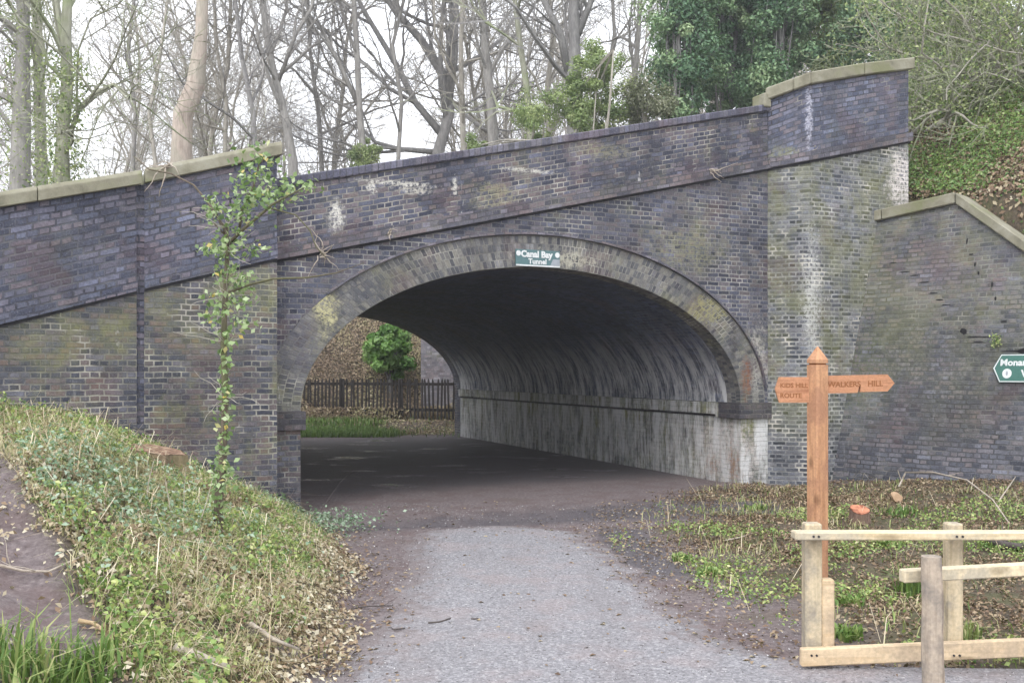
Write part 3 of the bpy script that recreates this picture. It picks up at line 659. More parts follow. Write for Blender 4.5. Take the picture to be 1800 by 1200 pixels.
# ------------------------------------------------------------------ leaves
def leaf_quads(C, size, Nrm, rng, aspect=1.5, fold=.25):
    """C (n,3) centres, size (n,), Nrm (n,3) -> verts (n*4,3) of folded diamond leaves"""
    n = len(C); Nn = Nrm / np.linalg.norm(Nrm, axis=1, keepdims=True)
    r = rng.normal(size=(n, 3)); t = r - Nn * (r * Nn).sum(1, keepdims=True); t /= np.linalg.norm(t, axis=1, keepdims=True)
    b = np.cross(Nn, t); s = size[:, None]
    V = np.empty((n, 4, 3)); V[:, 0] = C - t * s * aspect / 2; V[:, 2] = C + t * s * aspect / 2
    V[:, 1] = C + b * s * .42 + Nn * s * fold; V[:, 3] = C - b * s * .42 + Nn * s * fold
    return V.reshape(-1, 3), np.arange(n * 4).reshape(n, 4)
def blades(C, h, w, lean, rng):
    """tapering bent blades: 2 quads each"""
    n = len(C); a = rng.uniform(0, 2 * np.pi, n); dx = np.stack([np.cos(a), np.sin(a), np.zeros(n)], 1); sd = np.stack([-np.sin(a), np.cos(a), np.zeros(n)], 1)
    V = np.empty((n, 6, 3)); z = np.array([0, 0, 1.0]); h = h[:, None]; w = w[:, None]; lean = lean[:, None]
    V[:, 0] = C - sd * w; V[:, 1] = C + sd * w
    mid = C + z * h * .6 + dx * h * lean * .35; V[:, 2] = mid + sd * w * .8; V[:, 3] = mid - sd * w * .8
    tip = C + z * h * (1 - lean * .4) + dx * h * lean; V[:, 4] = tip + sd * w * .12; V[:, 5] = tip - sd * w * .12
    i = np.arange(n)[:, None] * 6
    Fq = np.concatenate([i + np.array([[0, 1, 2, 3]]), i + np.array([[3, 2, 4, 5]])], 0)
    return V.reshape(-1, 3), Fq
rng = np.random.default_rng(7)
def slope_normal(x, y):
    e = .05; return np.stack([-(H(x + e, y) - H(x - e, y)) / (2 * e), -(H(x, y + e) - H(x, y - e)) / (2 * e), np.ones_like(x)], 1)
def zone_left(n):
    x = rng.uniform(-5.8, -.7, n); y = rng.uniform(2.9, 10.6, n); wd_, s, t = wall_depth(x, y)
    d = XL(y) - x; tx = np.interp(y, [2, 3.4, 4.2, 5.2, 6.5, 8], [-1.45, -1.72, -2.3, -3.0, -3.95, -5.2])
    tr = sstep(.36, .62, np.abs(x - tx) + (fbm(x * 4, y * 4, 35) - .5) * .25); e = d + (fbm(x * 3, y * 3, 31) - .5) * .5
    wall = np.where(s < -6.2, wd_ + np.where(s > -7.7, .27, 0), wd_)
    return x, y, d, tr, e, (wall < -.02) & (np.abs(x) < y * .6 + .3)
def zone_right(n):
    x = rng.uniform(.9, 8, n); y = rng.uniform(4.9, 13.4, n); wd_, s, t = wall_depth(x, y); d = x - XR(y)
    r = (x - RW0[0]) * RWb[0] + (y - RW0[1]) * RWb[1]
    ok = (r < -.03) & (t < -.02) & (x < y * .6 + .3) & ~((x > 3.5) & (y > 12.75 + .4 * (x - 3.6)))
    return x, y, d, ok
LEAFDEAD = leaf_mat('dead_leaf', [(0, (.10, .06, .04)), (.25, (.22, .14, .09)), (.55, (.38, .28, .18)), (.8, (.50, .42, .28)), (1, (.68, .62, .48))], .6, .12)
LEAFGREEN = leaf_mat('green_leaf', [(0, (.05, .11, .03)), (.3, (.15, .27, .07)), (.6, (.30, .42, .12)), (.82, (.50, .56, .18)), (1, (.75, .74, .4))], .4, .25, .5)
LEAFTEAL = leaf_mat('teal_leaf', [(0, (.08, .15, .08)), (.5, (.24, .36, .22)), (1, (.5, .62, .48))], .4, .25, .5)
GRASSM = leaf_mat('grass_blade', [(0, (.06, .13, .03)), (.35, (.18, .3, .07)), (.6, (.36, .42, .15)), (.8, (.58, .52, .28)), (1, (.78, .70, .48))], .55, .25)
EVER = leaf_mat('evergreen_leaf', [(0, (.05, .12, .07)), (.35, (.15, .27, .14)), (.65, (.32, .45, .23)), (.85, (.48, .58, .33)), (1, (.75, .8, .6))], .5, .15, .35)
YGREEN = leaf_mat('yellow_green_leaf', [(0, (.13, .2, .08)), (.5, (.34, .43, .17)), (1, (.62, .66, .34))], .5, .3)
def mask(x, y, ok, prob):
    return ok & (rng.uniform(size=len(x)) < prob)
def scatter(name, mat, parts, label, cat):
    Vs, Fs, vs = [], [], []; b = 0
    for V, Fq, v in parts: Vs.append(V); Fs.append(Fq + b); vs.append(v); b += len(V)
    o = np_mesh(name, np.concatenate(Vs), np.concatenate(Fs), mat, np.concatenate(vs)); tag(o, label, cat, kind='stuff'); return o
def leafset(x, y, lo, hi, size, tilt, val, aspect=1.5):
    n = len(x); z = H(x, y) + rng.uniform(lo, hi, n); Nn = slope_normal(x, y) + rng.normal(size=(n, 3)) * tilt
    V, Fq = leaf_quads(np.stack([x, y, z], 1), size, Nn, rng, aspect); return V, Fq, np.repeat(val, 4)
# dead leaves
x, y, d, tr, e, ok = zone_left(240000)
p = sstep(-.1, .35, e) * (.05 + .95 * tr) * (.35 + .65 * sstep(.35, .6, fbm(x * 1.4, y * 1.4, 51)))
k = mask(x, y, ok, p); A1 = leafset(x[k], y[k], .0, .06, rng.uniform(.012, .032, k.sum()), .55, (fbm(x[k] * 4.2, y[k] * 4.2, 61, 2) * .6 + rng.uniform(-.05, .75, k.sum())).clip(0, 1))
x, y, d, ok = zone_right(130000)
p = sstep(-.05, 1.3, d + (fbm(x * 2.2, y * 2.2, 33) - .5) * 1.2) * (.3 + .7 * sstep(.35, .6, fbm(x * 1.5, y * 1.5, 55)))
k = mask(x, y, ok, p); A2 = leafset(x[k], y[k], .0, .03, rng.uniform(.011, .03, k.sum()), .5, (fbm(x[k] * 2.2, y[k] * 2.2, 65) * .45 + rng.uniform(-.3, .5, k.sum())).clip(0, 1))
# loose chippings on and beside the path
x = rng.uniform(-2.2, 2.8, 26000); y = 4.6 + 6.5 * rng.uniform(size=26000) ** 1.3; wd_, s, t = wall_depth(x, y); k = (t < .1) & (x > XL(y) - .1) & (x < XR(y) + .5) & (rng.uniform(size=26000) < .25 + .6 * vnoise(x * 3, y * 3, 111)); n = k.sum()
V, Fq = leaf_quads(np.stack([x[k], y[k], H(x[k], y[k]) + .017], 1), rng.uniform(.004, .016, n), rng.normal(size=(n, 3)) * .35 + np.array([0, 0, 1]), rng, 1.1, -.3)
STONES = (V, Fq, np.repeat(rng.uniform(0, 1, n) ** 1.2, 4))
# few on the path margins
x = rng.uniform(-2.3, 2.6, 9000); y = rng.uniform(4.8, 11.5, 9000); ex_ = np.minimum(np.abs(x - XL(y)), np.abs(x - XR(y)))
k = (rng.uniform(size=9000) < .06 + .7 * sstep(.5, .0, ex_)); wd_, s, t = wall_depth(x, y); k &= (t < 0)
A3 = leafset(x[k], y[k], .008, .02, rng.uniform(.012, .035, k.sum()), .2, rng.uniform(0, .8, k.sum()))
scatter('loose_stones', leaf_mat('chippings', [(0, (.07, .06, .06)), (.4, (.22, .21, .22)), (.8, (.4, .39, .4)), (1, (.68, .67, .67))], .85, .0, .2), [STONES], 'loose grey chippings strewn over the path and its muddy edges', 'stones')
scatter('leaf_litter', LEAFDEAD, [A1, A2, A3], 'brown and tan fallen leaves over the banks beside the path', 'leaves')
sw = []
for zone, nn, pr_ in ((zone_left, 11000, .5), (zone_right, 3000, .14)):
    q_ = zone(nn); x, y, ok = q_[0], q_[1], q_[-1]; g = fbm(x * 1.3, y * 1.3, 87)
    k = mask(x, y, ok & (q_[2] > .3) & ((q_[3] > .5) | (zone is zone_right)), pr_ * (.3 + .7 * sstep(.4, .6, g))); n = k.sum()
    V, Fq = blades(np.stack([x[k], y[k], H(x[k], y[k])], 1), rng.uniform(.12, .38, n), rng.uniform(.0012, .0035, n), rng.uniform(.7, 1.9, n), rng)
    sw.append((V, Fq, np.repeat(rng.uniform(.15, 1, n), 6)))
scatter('dead_stems', leaf_mat('dead_stem', [(0, (.2, .14, .09)), (.5, (.5, .4, .26)), (1, (.8, .72, .55))], .6, .05), sw, 'pale dry stems and bramble canes lying across the banks', 'dead stems')
# low green leaves (ivy, nettle, bramble)
x, y, d, tr, e, ok = zone_left(170000)
g = fbm(x * 1.1 + 3, y * 1.1, 71)
hf = fbm(x * 5.5, y * 5.5, 75, 2)
p = (sstep(.1, .6, e) * tr * sstep(.42, .58, g) * .85 + .16) * sstep(.25, .55, hf) * sstep(.2, .5, e) * tr
k = mask(x, y, ok, p); B1 = leafset(x[k], y[k], .01, .14, rng.uniform(.010, .036, k.sum()) * rng.uniform(.6, 1.1, k.sum()), .9, (g[k] * .3 + hf[k] * .35 + rng.uniform(-.2, .5, k.sum())).clip(0, 1), 1.3)
x, y, d, ok = zone_right(140000); g = fbm(x * 1.2, y * 1.2, 73)
p = sstep(.1, .9, d + (g - .5) * 1.5) * sstep(.48, .66, g) * .6 * sstep(12.2, 8.5, y + .0 * x)
k = mask(x, y, ok, p); B2 = leafset(x[k], y[k], .01, .08, rng.uniform(.012, .03, k.sum()), .6, (g[k] * .5 + rng.uniform(-.05, .6, k.sum())).clip(0, 1), 1.3)
scatter('ground_ivy', LEAFGREEN, [B1, B2], 'low green ivy and nettle leaves covering the banks', 'ground cover')
x, y, d, tr, e, ok = zone_left(110000)
cx = -2.55 + 0 * x; g = np.exp(-(((x + 2.7) / .75) ** 2 + ((y - 6.3) / 1.0) ** 2)) + np.exp(-(((x + 2.0) / .45) ** 2 + ((y - 9.3) / .5) ** 2))
k = mask(x, y, ok, g * .6 * tr); C1 = leafset(x[k], y[k], .04, .16, rng.uniform(.016, .036, k.sum()), .5, rng.uniform(0, 1, k.sum()), 1.4)
scatter('bramble_patch', LEAFTEAL, [C1], 'grey-green bramble leaves spreading over the middle of the left bank', 'bramble')
# grass and straw
x, y, d, tr, e, ok = zone_left(210000); g = fbm(x * 1.5, y * 1.5, 81)
k = mask(x, y, ok, sstep(.15, .5, e) * (.45 + .5 * sstep(.45, .62, g)) * tr * .6); n = k.sum()
V, Fq = blades(np.stack([x[k], y[k], H(x[k], y[k]) - .01], 1), rng.uniform(.06, .20, n), rng.uniform(.001, .0028, n), rng.uniform(.4, 1.8, n), rng)
G1 = (V, Fq, np.repeat((g[k] * .8 + rng.uniform(.1, .6, n)).clip(0, 1), 6))
x, y, d, ok = zone_right(50000); g = fbm(x * 1.5, y * 1.5, 83)
k = mask(x, y, ok, sstep(.1, .8, d) * (.03 + .3 * sstep(.5, .65, g)) * sstep(13.4, 11.5, y)); n = k.sum()
V, Fq = blades(np.stack([x[k], y[k], H(x[k], y[k]) - .01], 1), rng.uniform(.04, .15, n), rng.uniform(.002, .005, n), rng.uniform(.2, 1.3, n), rng)
G2 = (V, Fq, np.repeat((g[k] * .8 + rng.uniform(-.2, .4, n)).clip(0, 1), 6))
# verge beyond the tunnel and its far bank
x = rng.uniform(-8, 0, 22000); y = rng.uniform(22.2, 26.8, 22000); k = rng.uniform(size=22000) < sstep(-2.9, -3.6, x + (y - 24) * .3 + (fbm(x * 2, y * 2, 99) - .5) * 1.2) * .95 * sstep(26.5, 25, y) + .015; n = k.sum()
V, Fq = blades(np.stack([x[k], y[k], H(x[k], y[k])], 1), rng.uniform(.06, .22, n), rng.uniform(.006, .013, n), rng.uniform(.2, 1.0, n), rng)
G3 = (V, Fq, np.repeat(rng.uniform(0, .5, n), 6))
scatter('grass', GRASSM, [G1, G2, G3], 'thin green grass and dry straw blades on the banks and far verge', 'grass')
x = rng.uniform(-11, 1, 110000); y = np.where(rng.uniform(size=110000) < .9, rng.uniform(26.6, 34, 110000), rng.uniform(23.2, 27, 110000))
n = len(x); D1 = leafset(x, y, 0, np.where(y < 26.6, .03, .35), rng.uniform(.025, .06, n), .9, (fbm(x * 1.2, y * 1.2, 93) * .7 + rng.uniform(-.15, .45, n)).clip(0, 1))
scatter('far_bank_scrub', leaf_mat('scrub_leaf', [(0, (.16, .11, .08)), (.3, (.34, .25, .18)), (.6, (.5, .4, .28)), (.85, (.52, .5, .26)), (1, (.7, .64, .48))], .7, .1), [D1], 'brown dead scrub and bracken on the slope beyond the tunnel', 'scrub')
# greenery on top of the right wing wall
n = 120000; u = rng.uniform(-.9, 6, n); w = rng.uniform(.3, 4.2, n)
wt_ = KB * (np.interp(u, [-2, .5, 1.85, 6, 12], [3.75, 3.78, 3.9, .9, .3]) - .17); x = RW0[0] + RWd[0] * u + RWb[0] * (w + wt_); y = RW0[1] + RWd[1] * u + RWb[1] * (w + wt_)
wd_, s, t = wall_depth(x, y); inp = (s < 2.95) & (t < 1.3); g = fbm(x * 1.3, y * 1.3, 97)
k = ~inp & (rng.uniform(size=n) < .12 + .6 * sstep(.32, .52, g)); E1 = leafset(x[k], y[k], .0, .2, rng.uniform(.018, .045, k.sum()), .8, (g[k] * .4 + rng.uniform(-.1, .4, k.sum())).clip(0, 1))
scatter('ground_ivy', LEAFGREEN, [E1], 'green ivy and weeds spilling over the earth above the right wing wall', 'ground cover')
k = ~inp & (rng.uniform(size=n) < .6); E2 = leafset(x[k] , y[k], .0, .12, rng.uniform(.025, .06, k.sum()), .8, rng.uniform(0, .9, k.sum()))
scatter('leaf_litter', LEAFDEAD, [E2], 'brown dead leaves on the slope above the right wing wall', 'leaves')

# ------------------------------------------------------------------ trees
def wander(rnd, start, d, length, r0, r1, seg, wig, up=0.):
    pts = [Vector(start)]; d = Vector(d).normalized(); st = length / seg; rr = [r0]
    for i in range(seg):
        d = (d + Vector((rnd.gauss(0, wig), rnd.gauss(0, wig), rnd.gauss(0, wig) + up))).normalized()
        pts.append(pts[-1] + d * st); rr.append(r0 + (r1 - r0) * (i + 1) / seg)
    return pts, rr
def side_dir(rnd, d, ang):
    a = d.cross(Vector((rnd.gauss(0, 1), rnd.gauss(0, 1), rnd.gauss(0, 1))))
    if a.length < 1e-4: a = Vector((1, 0, 0))
    a.normalize(); return (d * math.cos(ang) + a * math.sin(ang)).normalized()
def branch_out(rnd, mb, pts, rr, level, cnt, lens, start=.25, minr=.0035):
    """recursively put branches along a polyline"""
    if level >= len(cnt): return
    n = cnt[level]; k = len(pts) - 1
    for j in range(n):
        f = start + (1 - start) * (j + rnd.random()) / n; i = min(k - 1, int(f * k)); q = f * k - i
        p = pts[i].lerp(pts[i + 1], q); r = rr[i] * (1 - q) + rr[i + 1] * q; d = (pts[i + 1] - pts[i]).normalized()
        nd = side_dir(rnd, d, rnd.uniform(.45, 1.15)); nd.z += .12; nd.x -= .1; L = lens[level] * rnd.uniform(.55, 1.25) * (1.1 - .5 * f)
        br = max(minr, min(r * .65, L * .016)); seg = 5 if level == 0 else (4 if level == 1 else 3)
        P, RR = wander(rnd, p, nd, L, br, max(minr * .7, br * .3), seg, .2 + .05 * level, .04)
        mb.tube(P, RR, 5 if level == 0 else 3, cap=False)
        branch_out(rnd, mb, P, RR, level + 1, cnt, lens, .2, minr)
def px_trunk(pts, Y, base_z, dy=0):
    out = []; rr = []
    for i, (px, py, w) in enumerate(pts):
        yy = Y + dy * i; p = at(px, py, yy); out.append(p); rr.append(w * (1 if w > 28 else .8) / 2 / F * yy)
    # root it in the embankment
    b = out[0].copy()
    if b.z > base_z: out.insert(0, Vector((b.x + .05, b.y, base_z - .1))); rr.insert(0, rr[0] * 1.25)
    return out, rr
BK = {'grey': bark_mat('bark_grey', (.2, .19, .18), (.42, .40, .37)), 'pink': bark_mat('bark_pink', (.30, .24, .20), (.60, .51, .43), (.36, .36, .28), .4, scale=5),
      'green': bark_mat('bark_mossy', (.2, .2, .15), (.42, .42, .32), (.24, .3, .13), .6), 'dark': bark_mat('bark_dark', (.17, .165, .165), (.36, .345, .33)),
      'pale': bark_mat('bark_pale', (.28, .26, .22), (.52, .48, .42))}
def make_tree(pts, Y, bark, label, cnt=(17, 8, 5), lens=(3.6, 1.8, .8), dy=0, seed=0, limbs=(), ivy=None, start=.15, group='bare winter trees behind the bridge', name='bare_tree', minr=.006, basez=None, ivymat=None):
    rnd = random.Random(seed); Y_old = Y; px0 = pts[0][0]
    if px0 > 150: Y = max(Y + 9, 25.5 + .5 * (seed % 7))
    if 480 < px0 < 830: Y = max(Y, 33.5 + (seed * 7 % 5))
    kk = Y / Y_old; lens = tuple(l * kk ** .8 for l in lens); minr = minr * kk ** .6
    bz = basez if basez is not None else float(H(*at(pts[0][0], pts[0][1], Y)[:2]))
    P, RR = px_trunk(pts, Y, bz, dy)
    # continue the trunk above the frame
    d = (P[-1] - P[-2]).normalized(); P2, R2 = wander(rnd, P[-1], d + Vector((0, 0, .4)), 4.5, RR[-1] * .95, RR[-1] * .3, 5, .1, .1)
    P += P2[1:]; RR += R2[1:]
    root = thing(name, P[0], label, 'tree', group)
    tr = MB(); tr.tube(P, RR, 12); all_l = [(P, RR)]
    for lb in limbs:
        lp, lr = [], []
        for i, (px, py, w) in enumerate(lb): yy = Y + dy * 1 + rnd.uniform(-.25, .25) * i; lp.append(at(px, py, yy)); lr.append(w / 2 / F * yy)
        tr.tube(lp, lr, 8, cap=True); all_l.append((lp, lr))
    tr.build('trunk', BK[bark], root, smooth=True)
    cr_ = MB()
    for i, (a, b) in enumerate(all_l):
        c = cnt if i == 0 else (max(3, cnt[0] // 2),) + tuple(cnt[1:])
        branch_out(rnd, cr_, a, b, 0, c, lens, start if i == 0 else .1, minr)
    cr_.build('crown', BK[bark], root)
    if ivy:
        (z0, z1, dens, size) = ivy; rg = np.random.default_rng(seed + 5); n = dens
        segs = [(P[i], P[i + 1], RR[i]) for i in range(len(P) - 1)]; Cs = []
        for _ in range(n):
            a, b, r = segs[rg.integers(len(segs))]; q = a.lerp(b, rg.random())
            if not z0 <= q.z <= z1: continue
            th = rg.uniform(0, 2 * np.pi); rr_ = r + abs(rg.normal(0, .16)) + .02; Cs.append((q.x + rr_ * math.cos(th), q.y + rr_ * math.sin(th), q.z + rg.normal(0, .1)))
        Cs = np.array(Cs); V, Fq = leaf_quads(Cs, rg.uniform(size * .6, size * 1.3, len(Cs)), rg.normal(size=(len(Cs), 3)), rg)
        np_mesh('ivy', V, Fq, ivymat or YGREEN, np.repeat(rg.uniform(0, 1, len(Cs)), 4), root)
    return root
# measured trunks, from left to right: (px, py, width px) from the parapet upward
make_tree([(35, 330, 34), (38, 200, 30), (40, 90, 28), (42, -40, 25)], 17, 'grey', 'thick grey bare tree at the far left with twigs along its trunk', seed=1, cnt=(30, 9, 6), ivy=(3, 9, 3500, .045))
make_tree([(74, 330, 26), (70, 190, 23), (66, 60, 21), (60, -60, 19)], 19, 'green', 'mossy bare tree just right of the thick leftmost trunk', seed=2, cnt=(12, 7, 5), ivy=(3, 5.6, 1500, .05))
make_tree([(108, 320, 30), (110, 240, 25), (118, 150, 26), (116, 60, 22), (120, -40, 18)], 16, 'green', 'ivy-clad green leaning tree, third trunk from the left', seed=3, cnt=(16, 8, 5), ivy=(3, 7, 6500, .045),
          limbs=[[(118, 250, 9), (140, 190, 8), (165, 165, 7), (200, 148, 6), (235, 175, 5)]])
make_tree([(318, 285, 36), (322, 200, 34), (344, 150, 32), (354, 60, 26), (357, -40, 25)], 15, 'pink', 'smooth pinkish trunk with a kink rising behind the left parapet', seed=4, cnt=(2, 5, 4), lens=(1.2, .8, .5), start=.65)
make_tree([(515, 285, 22), (500, 200, 18), (480, 120, 15), (468, 60, 14), (458, -40, 13)], 20, 'grey', 'slim grey bare tree leaning left above the ivy sapling', seed=5, cnt=(14, 8, 5), limbs=[[(487, 150, 8), (520, 60, 7), (545, 20, 6), (560, -30, 5)]])
make_tree([(448, 280, 12), (445, 200, 11), (425, 100, 10), (410, -30, 8)], 24, 'dark', 'thin dark bare tree between the pinkish trunk and the slim grey tree', seed=6, cnt=(17, 8, 5))
make_tree([(566, 300, 11), (560, 200, 10), (545, 90, 8), (540, -30, 8)], 23, 'grey', 'thin straight bare tree above the left end of the central parapet', seed=7, cnt=(17, 8, 5))
make_tree([(640, 280, 16), (632, 200, 15), (628, 100, 13), (620, -30, 11)], 22, 'grey', 'bare tree standing above the small green bush', seed=8, cnt=(13, 7, 6), limbs=[[(632, 190, 10), (600, 120, 8), (570, 60, 6), (540, 20, 4)]])
make_tree([(768, 275, 26), (790, 200, 24), (778, 130, 20), (740, 70, 17), (695, 20, 14), (655, -40, 12)], 18, 'dark', 'crooked dark tree whose trunk bends over to the left', seed=9, cnt=(12, 8, 6),
          limbs=[[(785, 210, 16), (797, 100, 16), (800, -30, 15)], [(780, 240, 15), (730, 180, 12), (700, 120, 11), (640, 20, 8), (610, -40, 7)], [(790, 180, 8), (840, 220, 7), (880, 250, 5)], [(772, 268, 11), (700, 262, 9), (660, 250, 7), (625, 215, 5)]])
make_tree([(815, 268, 14), (812, 180, 12), (810, 80, 10), (815, -40, 9)], 21, 'pale', 'pale straight tree beside the crooked dark tree', seed=10, cnt=(16, 8, 5))
make_tree([(868, 258, 24), (862, 170, 20), (852, 80, 18), (846, -40, 16)], 22, 'grey', 'tall grey bare tree with a green bush at its foot', seed=11, cnt=(14, 8, 5), ivy=(3, 6.6, 1200, .07))
make_tree([(935, 245, 18), (925, 150, 14), (912, 60, 12), (900, -40, 10)], 19, 'green', 'slender trunk wrapped in bright green ivy left of the yellow-green bush', seed=12, cnt=(9, 6, 5), ivy=(3, 10, 4500, .055))
make_tree([(1012, 235, 30), (1008, 150, 30), (1010, 80, 26), (1008, 20, 24), (1012, -40, 22)], 20, 'dark', 'dark forked bare tree behind the yellow-green bush', seed=13, cnt=(13, 8, 5),
          limbs=[[(1000, 130, 16), (985, 60, 12), (955, 0, 10), (940, -40, 8)], [(1016, 60, 14), (1040, 0, 11), (1050, -40, 8)]])
make_tree([(1110, 225, 14), (1115, 150, 13), (1122, 60, 11), (1128, -40, 10)], 23, 'grey', 'thin bare tree close to the left edge of the dark evergreens', seed=14, cnt=(18, 8, 5), ivy=(3, 11, 1500, .07))
make_tree([(232, 315, 10), (238, 200, 9), (225, 90, 8), (240, -40, 7)], 25, 'grey', 'spindly bare tree between the ivy-clad trunk and the pinkish trunk', seed=15, cnt=(18, 8, 5), lens=(3.6, 1.6, .7))
make_tree([(275, 300, 9), (262, 200, 8), (280, 110, 7), (300, -40, 6)], 24, 'pale', 'spindly pale tree immediately left of the pinkish trunk', seed=16, cnt=(17, 8, 5))
make_tree([(395, 285, 10), (398, 180, 9), (380, 80, 8), (375, -40, 7)], 26, 'pale', 'spindly pale tree immediately right of the pinkish trunk', seed=17, cnt=(17, 8, 5))
make_tree([(700, 280, 10), (706, 180, 9), (690, 80, 8), (720, -40, 7)], 26, 'grey', 'thin bare tree seen through the limbs of the crooked dark tree', seed=18, cnt=(17, 8, 5))
make_tree([(965, 245, 12), (962, 150, 11), (975, 60, 10), (960, -40, 8)], 25, 'pale', 'thin pale tree between the ivied trunk and the dark forked tree', seed=19, cnt=(17, 8, 5))
make_tree([(1070, 235, 10), (1066, 150, 9), (1080, 60, 8), (1075, -40, 7)], 26, 'grey', 'thin grey tree rising behind the right side of the yellow-green bush', seed=20, cnt=(17, 8, 5))
# distant wood (one mass)
rnd = random.Random(77); proto = []
for i in range(3):
    mb = MB(); P, RR = wander(rnd, (0, 0, 0), (rnd.uniform(-.3, .1), 0, 1), 17, .11, .03, 9, .11, .05); mb.tube(P, RR, 5, cap=False)
    branch_out(rnd, mb, P, RR, 0, (26, 9, 5), (4.4, 1.9, .9), .12, .008); proto.append((np.array(mb.v), [f for f in mb.f if len(f) == 4]))
Vs, Fs = [], []; b = 0
for i in range(72):
    v, f = proto[i % 3]; y = rnd.uniform(36, 66); x = rnd.uniform(-.62, .4) * y; a = rnd.uniform(0, 6.28); sc_ = rnd.uniform(.7, 1.2)
    q = v * sc_; V = np.stack([q[:, 0] * math.cos(a) - q[:, 1] * math.sin(a) + x, q[:, 0] * math.sin(a) + q[:, 1] * math.cos(a) + y, q[:, 2] + float(H(x, y)) - .2], 1)
    Vs.append(V); Fs.append(np.array(f) + b); b += len(V)
dw = np_mesh('distant_wood', np.concatenate(Vs), np.concatenate(Fs), BK['pale']); tag(dw, 'pale tangle of bare trees far behind the bridge', 'woodland', kind='stuff')

# foliage crowns
def clumps(rg, c, rad, nclump, per, csize, leaf, squash=1.):
    cc = []
    while len(cc) < nclump:
        v = rg.uniform(-1, 1, 3)
        r_ = np.linalg.norm(v)
        if r_ > 1 or (r_ < .45 and rg.random() < .6): continue
        cc.append(np.array(c) + v * np.array(rad) * (.7 + .55 * rg.random()))
    cc = np.array(cc); n = nclump * per; ci = np.repeat(np.arange(nclump), per)
    off = rg.normal(size=(n, 3)); off /= np.linalg.norm(off, axis=1, keepdims=True); off *= (rg.uniform(.35, 1, (n, 1))) * csize * rg.uniform(.4, 1.25, nclump)[ci][:, None]; off[:, 2] *= .8
    C = cc[ci] + off; nr = off / np.linalg.norm(off, axis=1, keepdims=True) * 1. + rg.normal(size=(n, 3)) * .6 + np.array([0, 0, .5])
    V, Fq = leaf_quads(C, rg.uniform(leaf * .7, leaf * 1.3, n), nr, rg)
    cv = rg.uniform(0, .6, nclump)[ci] + rg.uniform(0, .4, n) ** 1.3
    return V, Fq, np.repeat(cv, 4), cc
def leafy(name, px, py_top, py_bot, wpx, Y, label, cat, mat, seed, ncl=60, per=260, cs=.45, leaf=.09, bark='dark', group=None, depth=None, twigs=True):
    rg = np.random.default_rng(seed); rnd = random.Random(seed)
    Y0_ = Y
    if name != 'evergreen_bush' or py_bot < 400:
        if px < 1600: Y = max(Y + 5.5, 24.6 if px < 1400 else 23.2)
        if 480 < px < 830: Y = 34.5
    ks = Y / Y0_; cs *= ks * .8; leaf *= ks ** .5 * .72; ncl = int(ncl * 1.5) if cat == 'tree' else ncl; per = int(per * 1.1)
    top, bot = at(px, py_top, Y), at(px, py_bot, Y); w = wpx / 2 / F * Y; c = (top + bot) / 2
    gz = float(H(c.x, c.y)); root = thing(name, (c.x, c.y, min(gz, bot.z + .3)), label, cat, group)
    V, Fq, v, cc = clumps(rg, c, (w, depth or w, (top.z - bot.z) / 2), ncl, per, cs, leaf)
    np_mesh('foliage', V, Fq, mat, v, root)
    m = MB(); P, RR = wander(rnd, (c.x, c.y, min(gz, bot.z + .3) - .1), (0, 0, 1), c.z - gz + (top.z - bot.z) * .4, max(.03, w * .09), .02, 6, .06, .05); m.tube(P, RR, 8)
    m.build('trunk' if cat == 'tree' else 'stem', BK[bark], root, smooth=True)
    m = MB()
    for q in cc[::2]:
        i = rnd.randrange(1, len(P)); a = P[i]; e = Vector(q); mid = (a + e) / 2 + Vector((rnd.gauss(0, .1), rnd.gauss(0, .1), .1)); m.tube([a, mid, e], [.035, .02, .008], 4, cap=False)
    if twigs: m.build('branches', BK[bark], root)
    return root
G = 'dense evergreens behind the right end of the bridge'
leafy('evergreen_tree', 1198, -220, 270, 105, 20, 'dense blue-green evergreen at the left edge of the evergreen group', 'tree', EVER, 101, 75, 330, .5, .085, group=G)
leafy('evergreen_tree', 1268, -330, 250, 140, 21.5, 'tall dark evergreen, second from the left of the evergreen group', 'tree', EVER, 102, 90, 330, .52, .085, group=G)
leafy('evergreen_tree', 1368, -330, 230, 140, 20.5, 'dark ivy-hung evergreen rising just left of the pier top', 'tree', EVER, 103, 90, 330, .5, .085, group=G)
leafy('evergreen_tree', 1320, -180, 220, 110, 24, 'dark evergreen half hidden between two taller ones', 'tree', EVER, 109, 70, 330, .55, .09, group=G)
leafy('holly_tree', 1560, -280, 190, 190, 19.5, 'rounded mid-green tree directly above the stone-capped pier', 'tree', leaf_mat('holly_leaf', [(0, (.09, .18, .10)), (.5, (.22, .34, .18)), (1, (.45, .55, .34))], .45, .15, .4), 104, 90, 330, .55, .085, group=G)
leafy('holly_tree', 1460, -60, 180, 110, 22, 'yellowish green tree in the gap above the pier coping', 'tree', YGREEN, 105, 45, 260, .5, .085, group=G)
leafy('holly_tree', 1665, -160, 330, 200, 18.5, 'dark green tree behind the tangle right of the pier', 'tree', EVER, 110, 80, 330, .55, .085, group=G)
leafy('holly_tree', 1800, 90, 330, 170, 19, 'olive green tree at the right edge behind the tangled scrub', 'tree', leaf_mat('olive_leaf', [(0, (.06, .07, .03)), (.5, (.15, .15, .07)), (1, (.3, .28, .15))], .6, .2), 111, 80, 250, .6, .07, group=G)
B = 'bushes showing above the parapet'
leafy('evergreen_bush', 1045, 85, 250, 125, 17, 'yellow-green bush tallest of those above the central parapet', 'bush', YGREEN, 106, 55, 230, .3, .06, group=B, bark='pale')
leafy('evergreen_bush', 975, 165, 260, 150, 16.5, 'low mixed green bush in front of the slender ivied trunk', 'bush', YGREEN, 112, 26, 200, .26, .055, group=B, bark='pale')
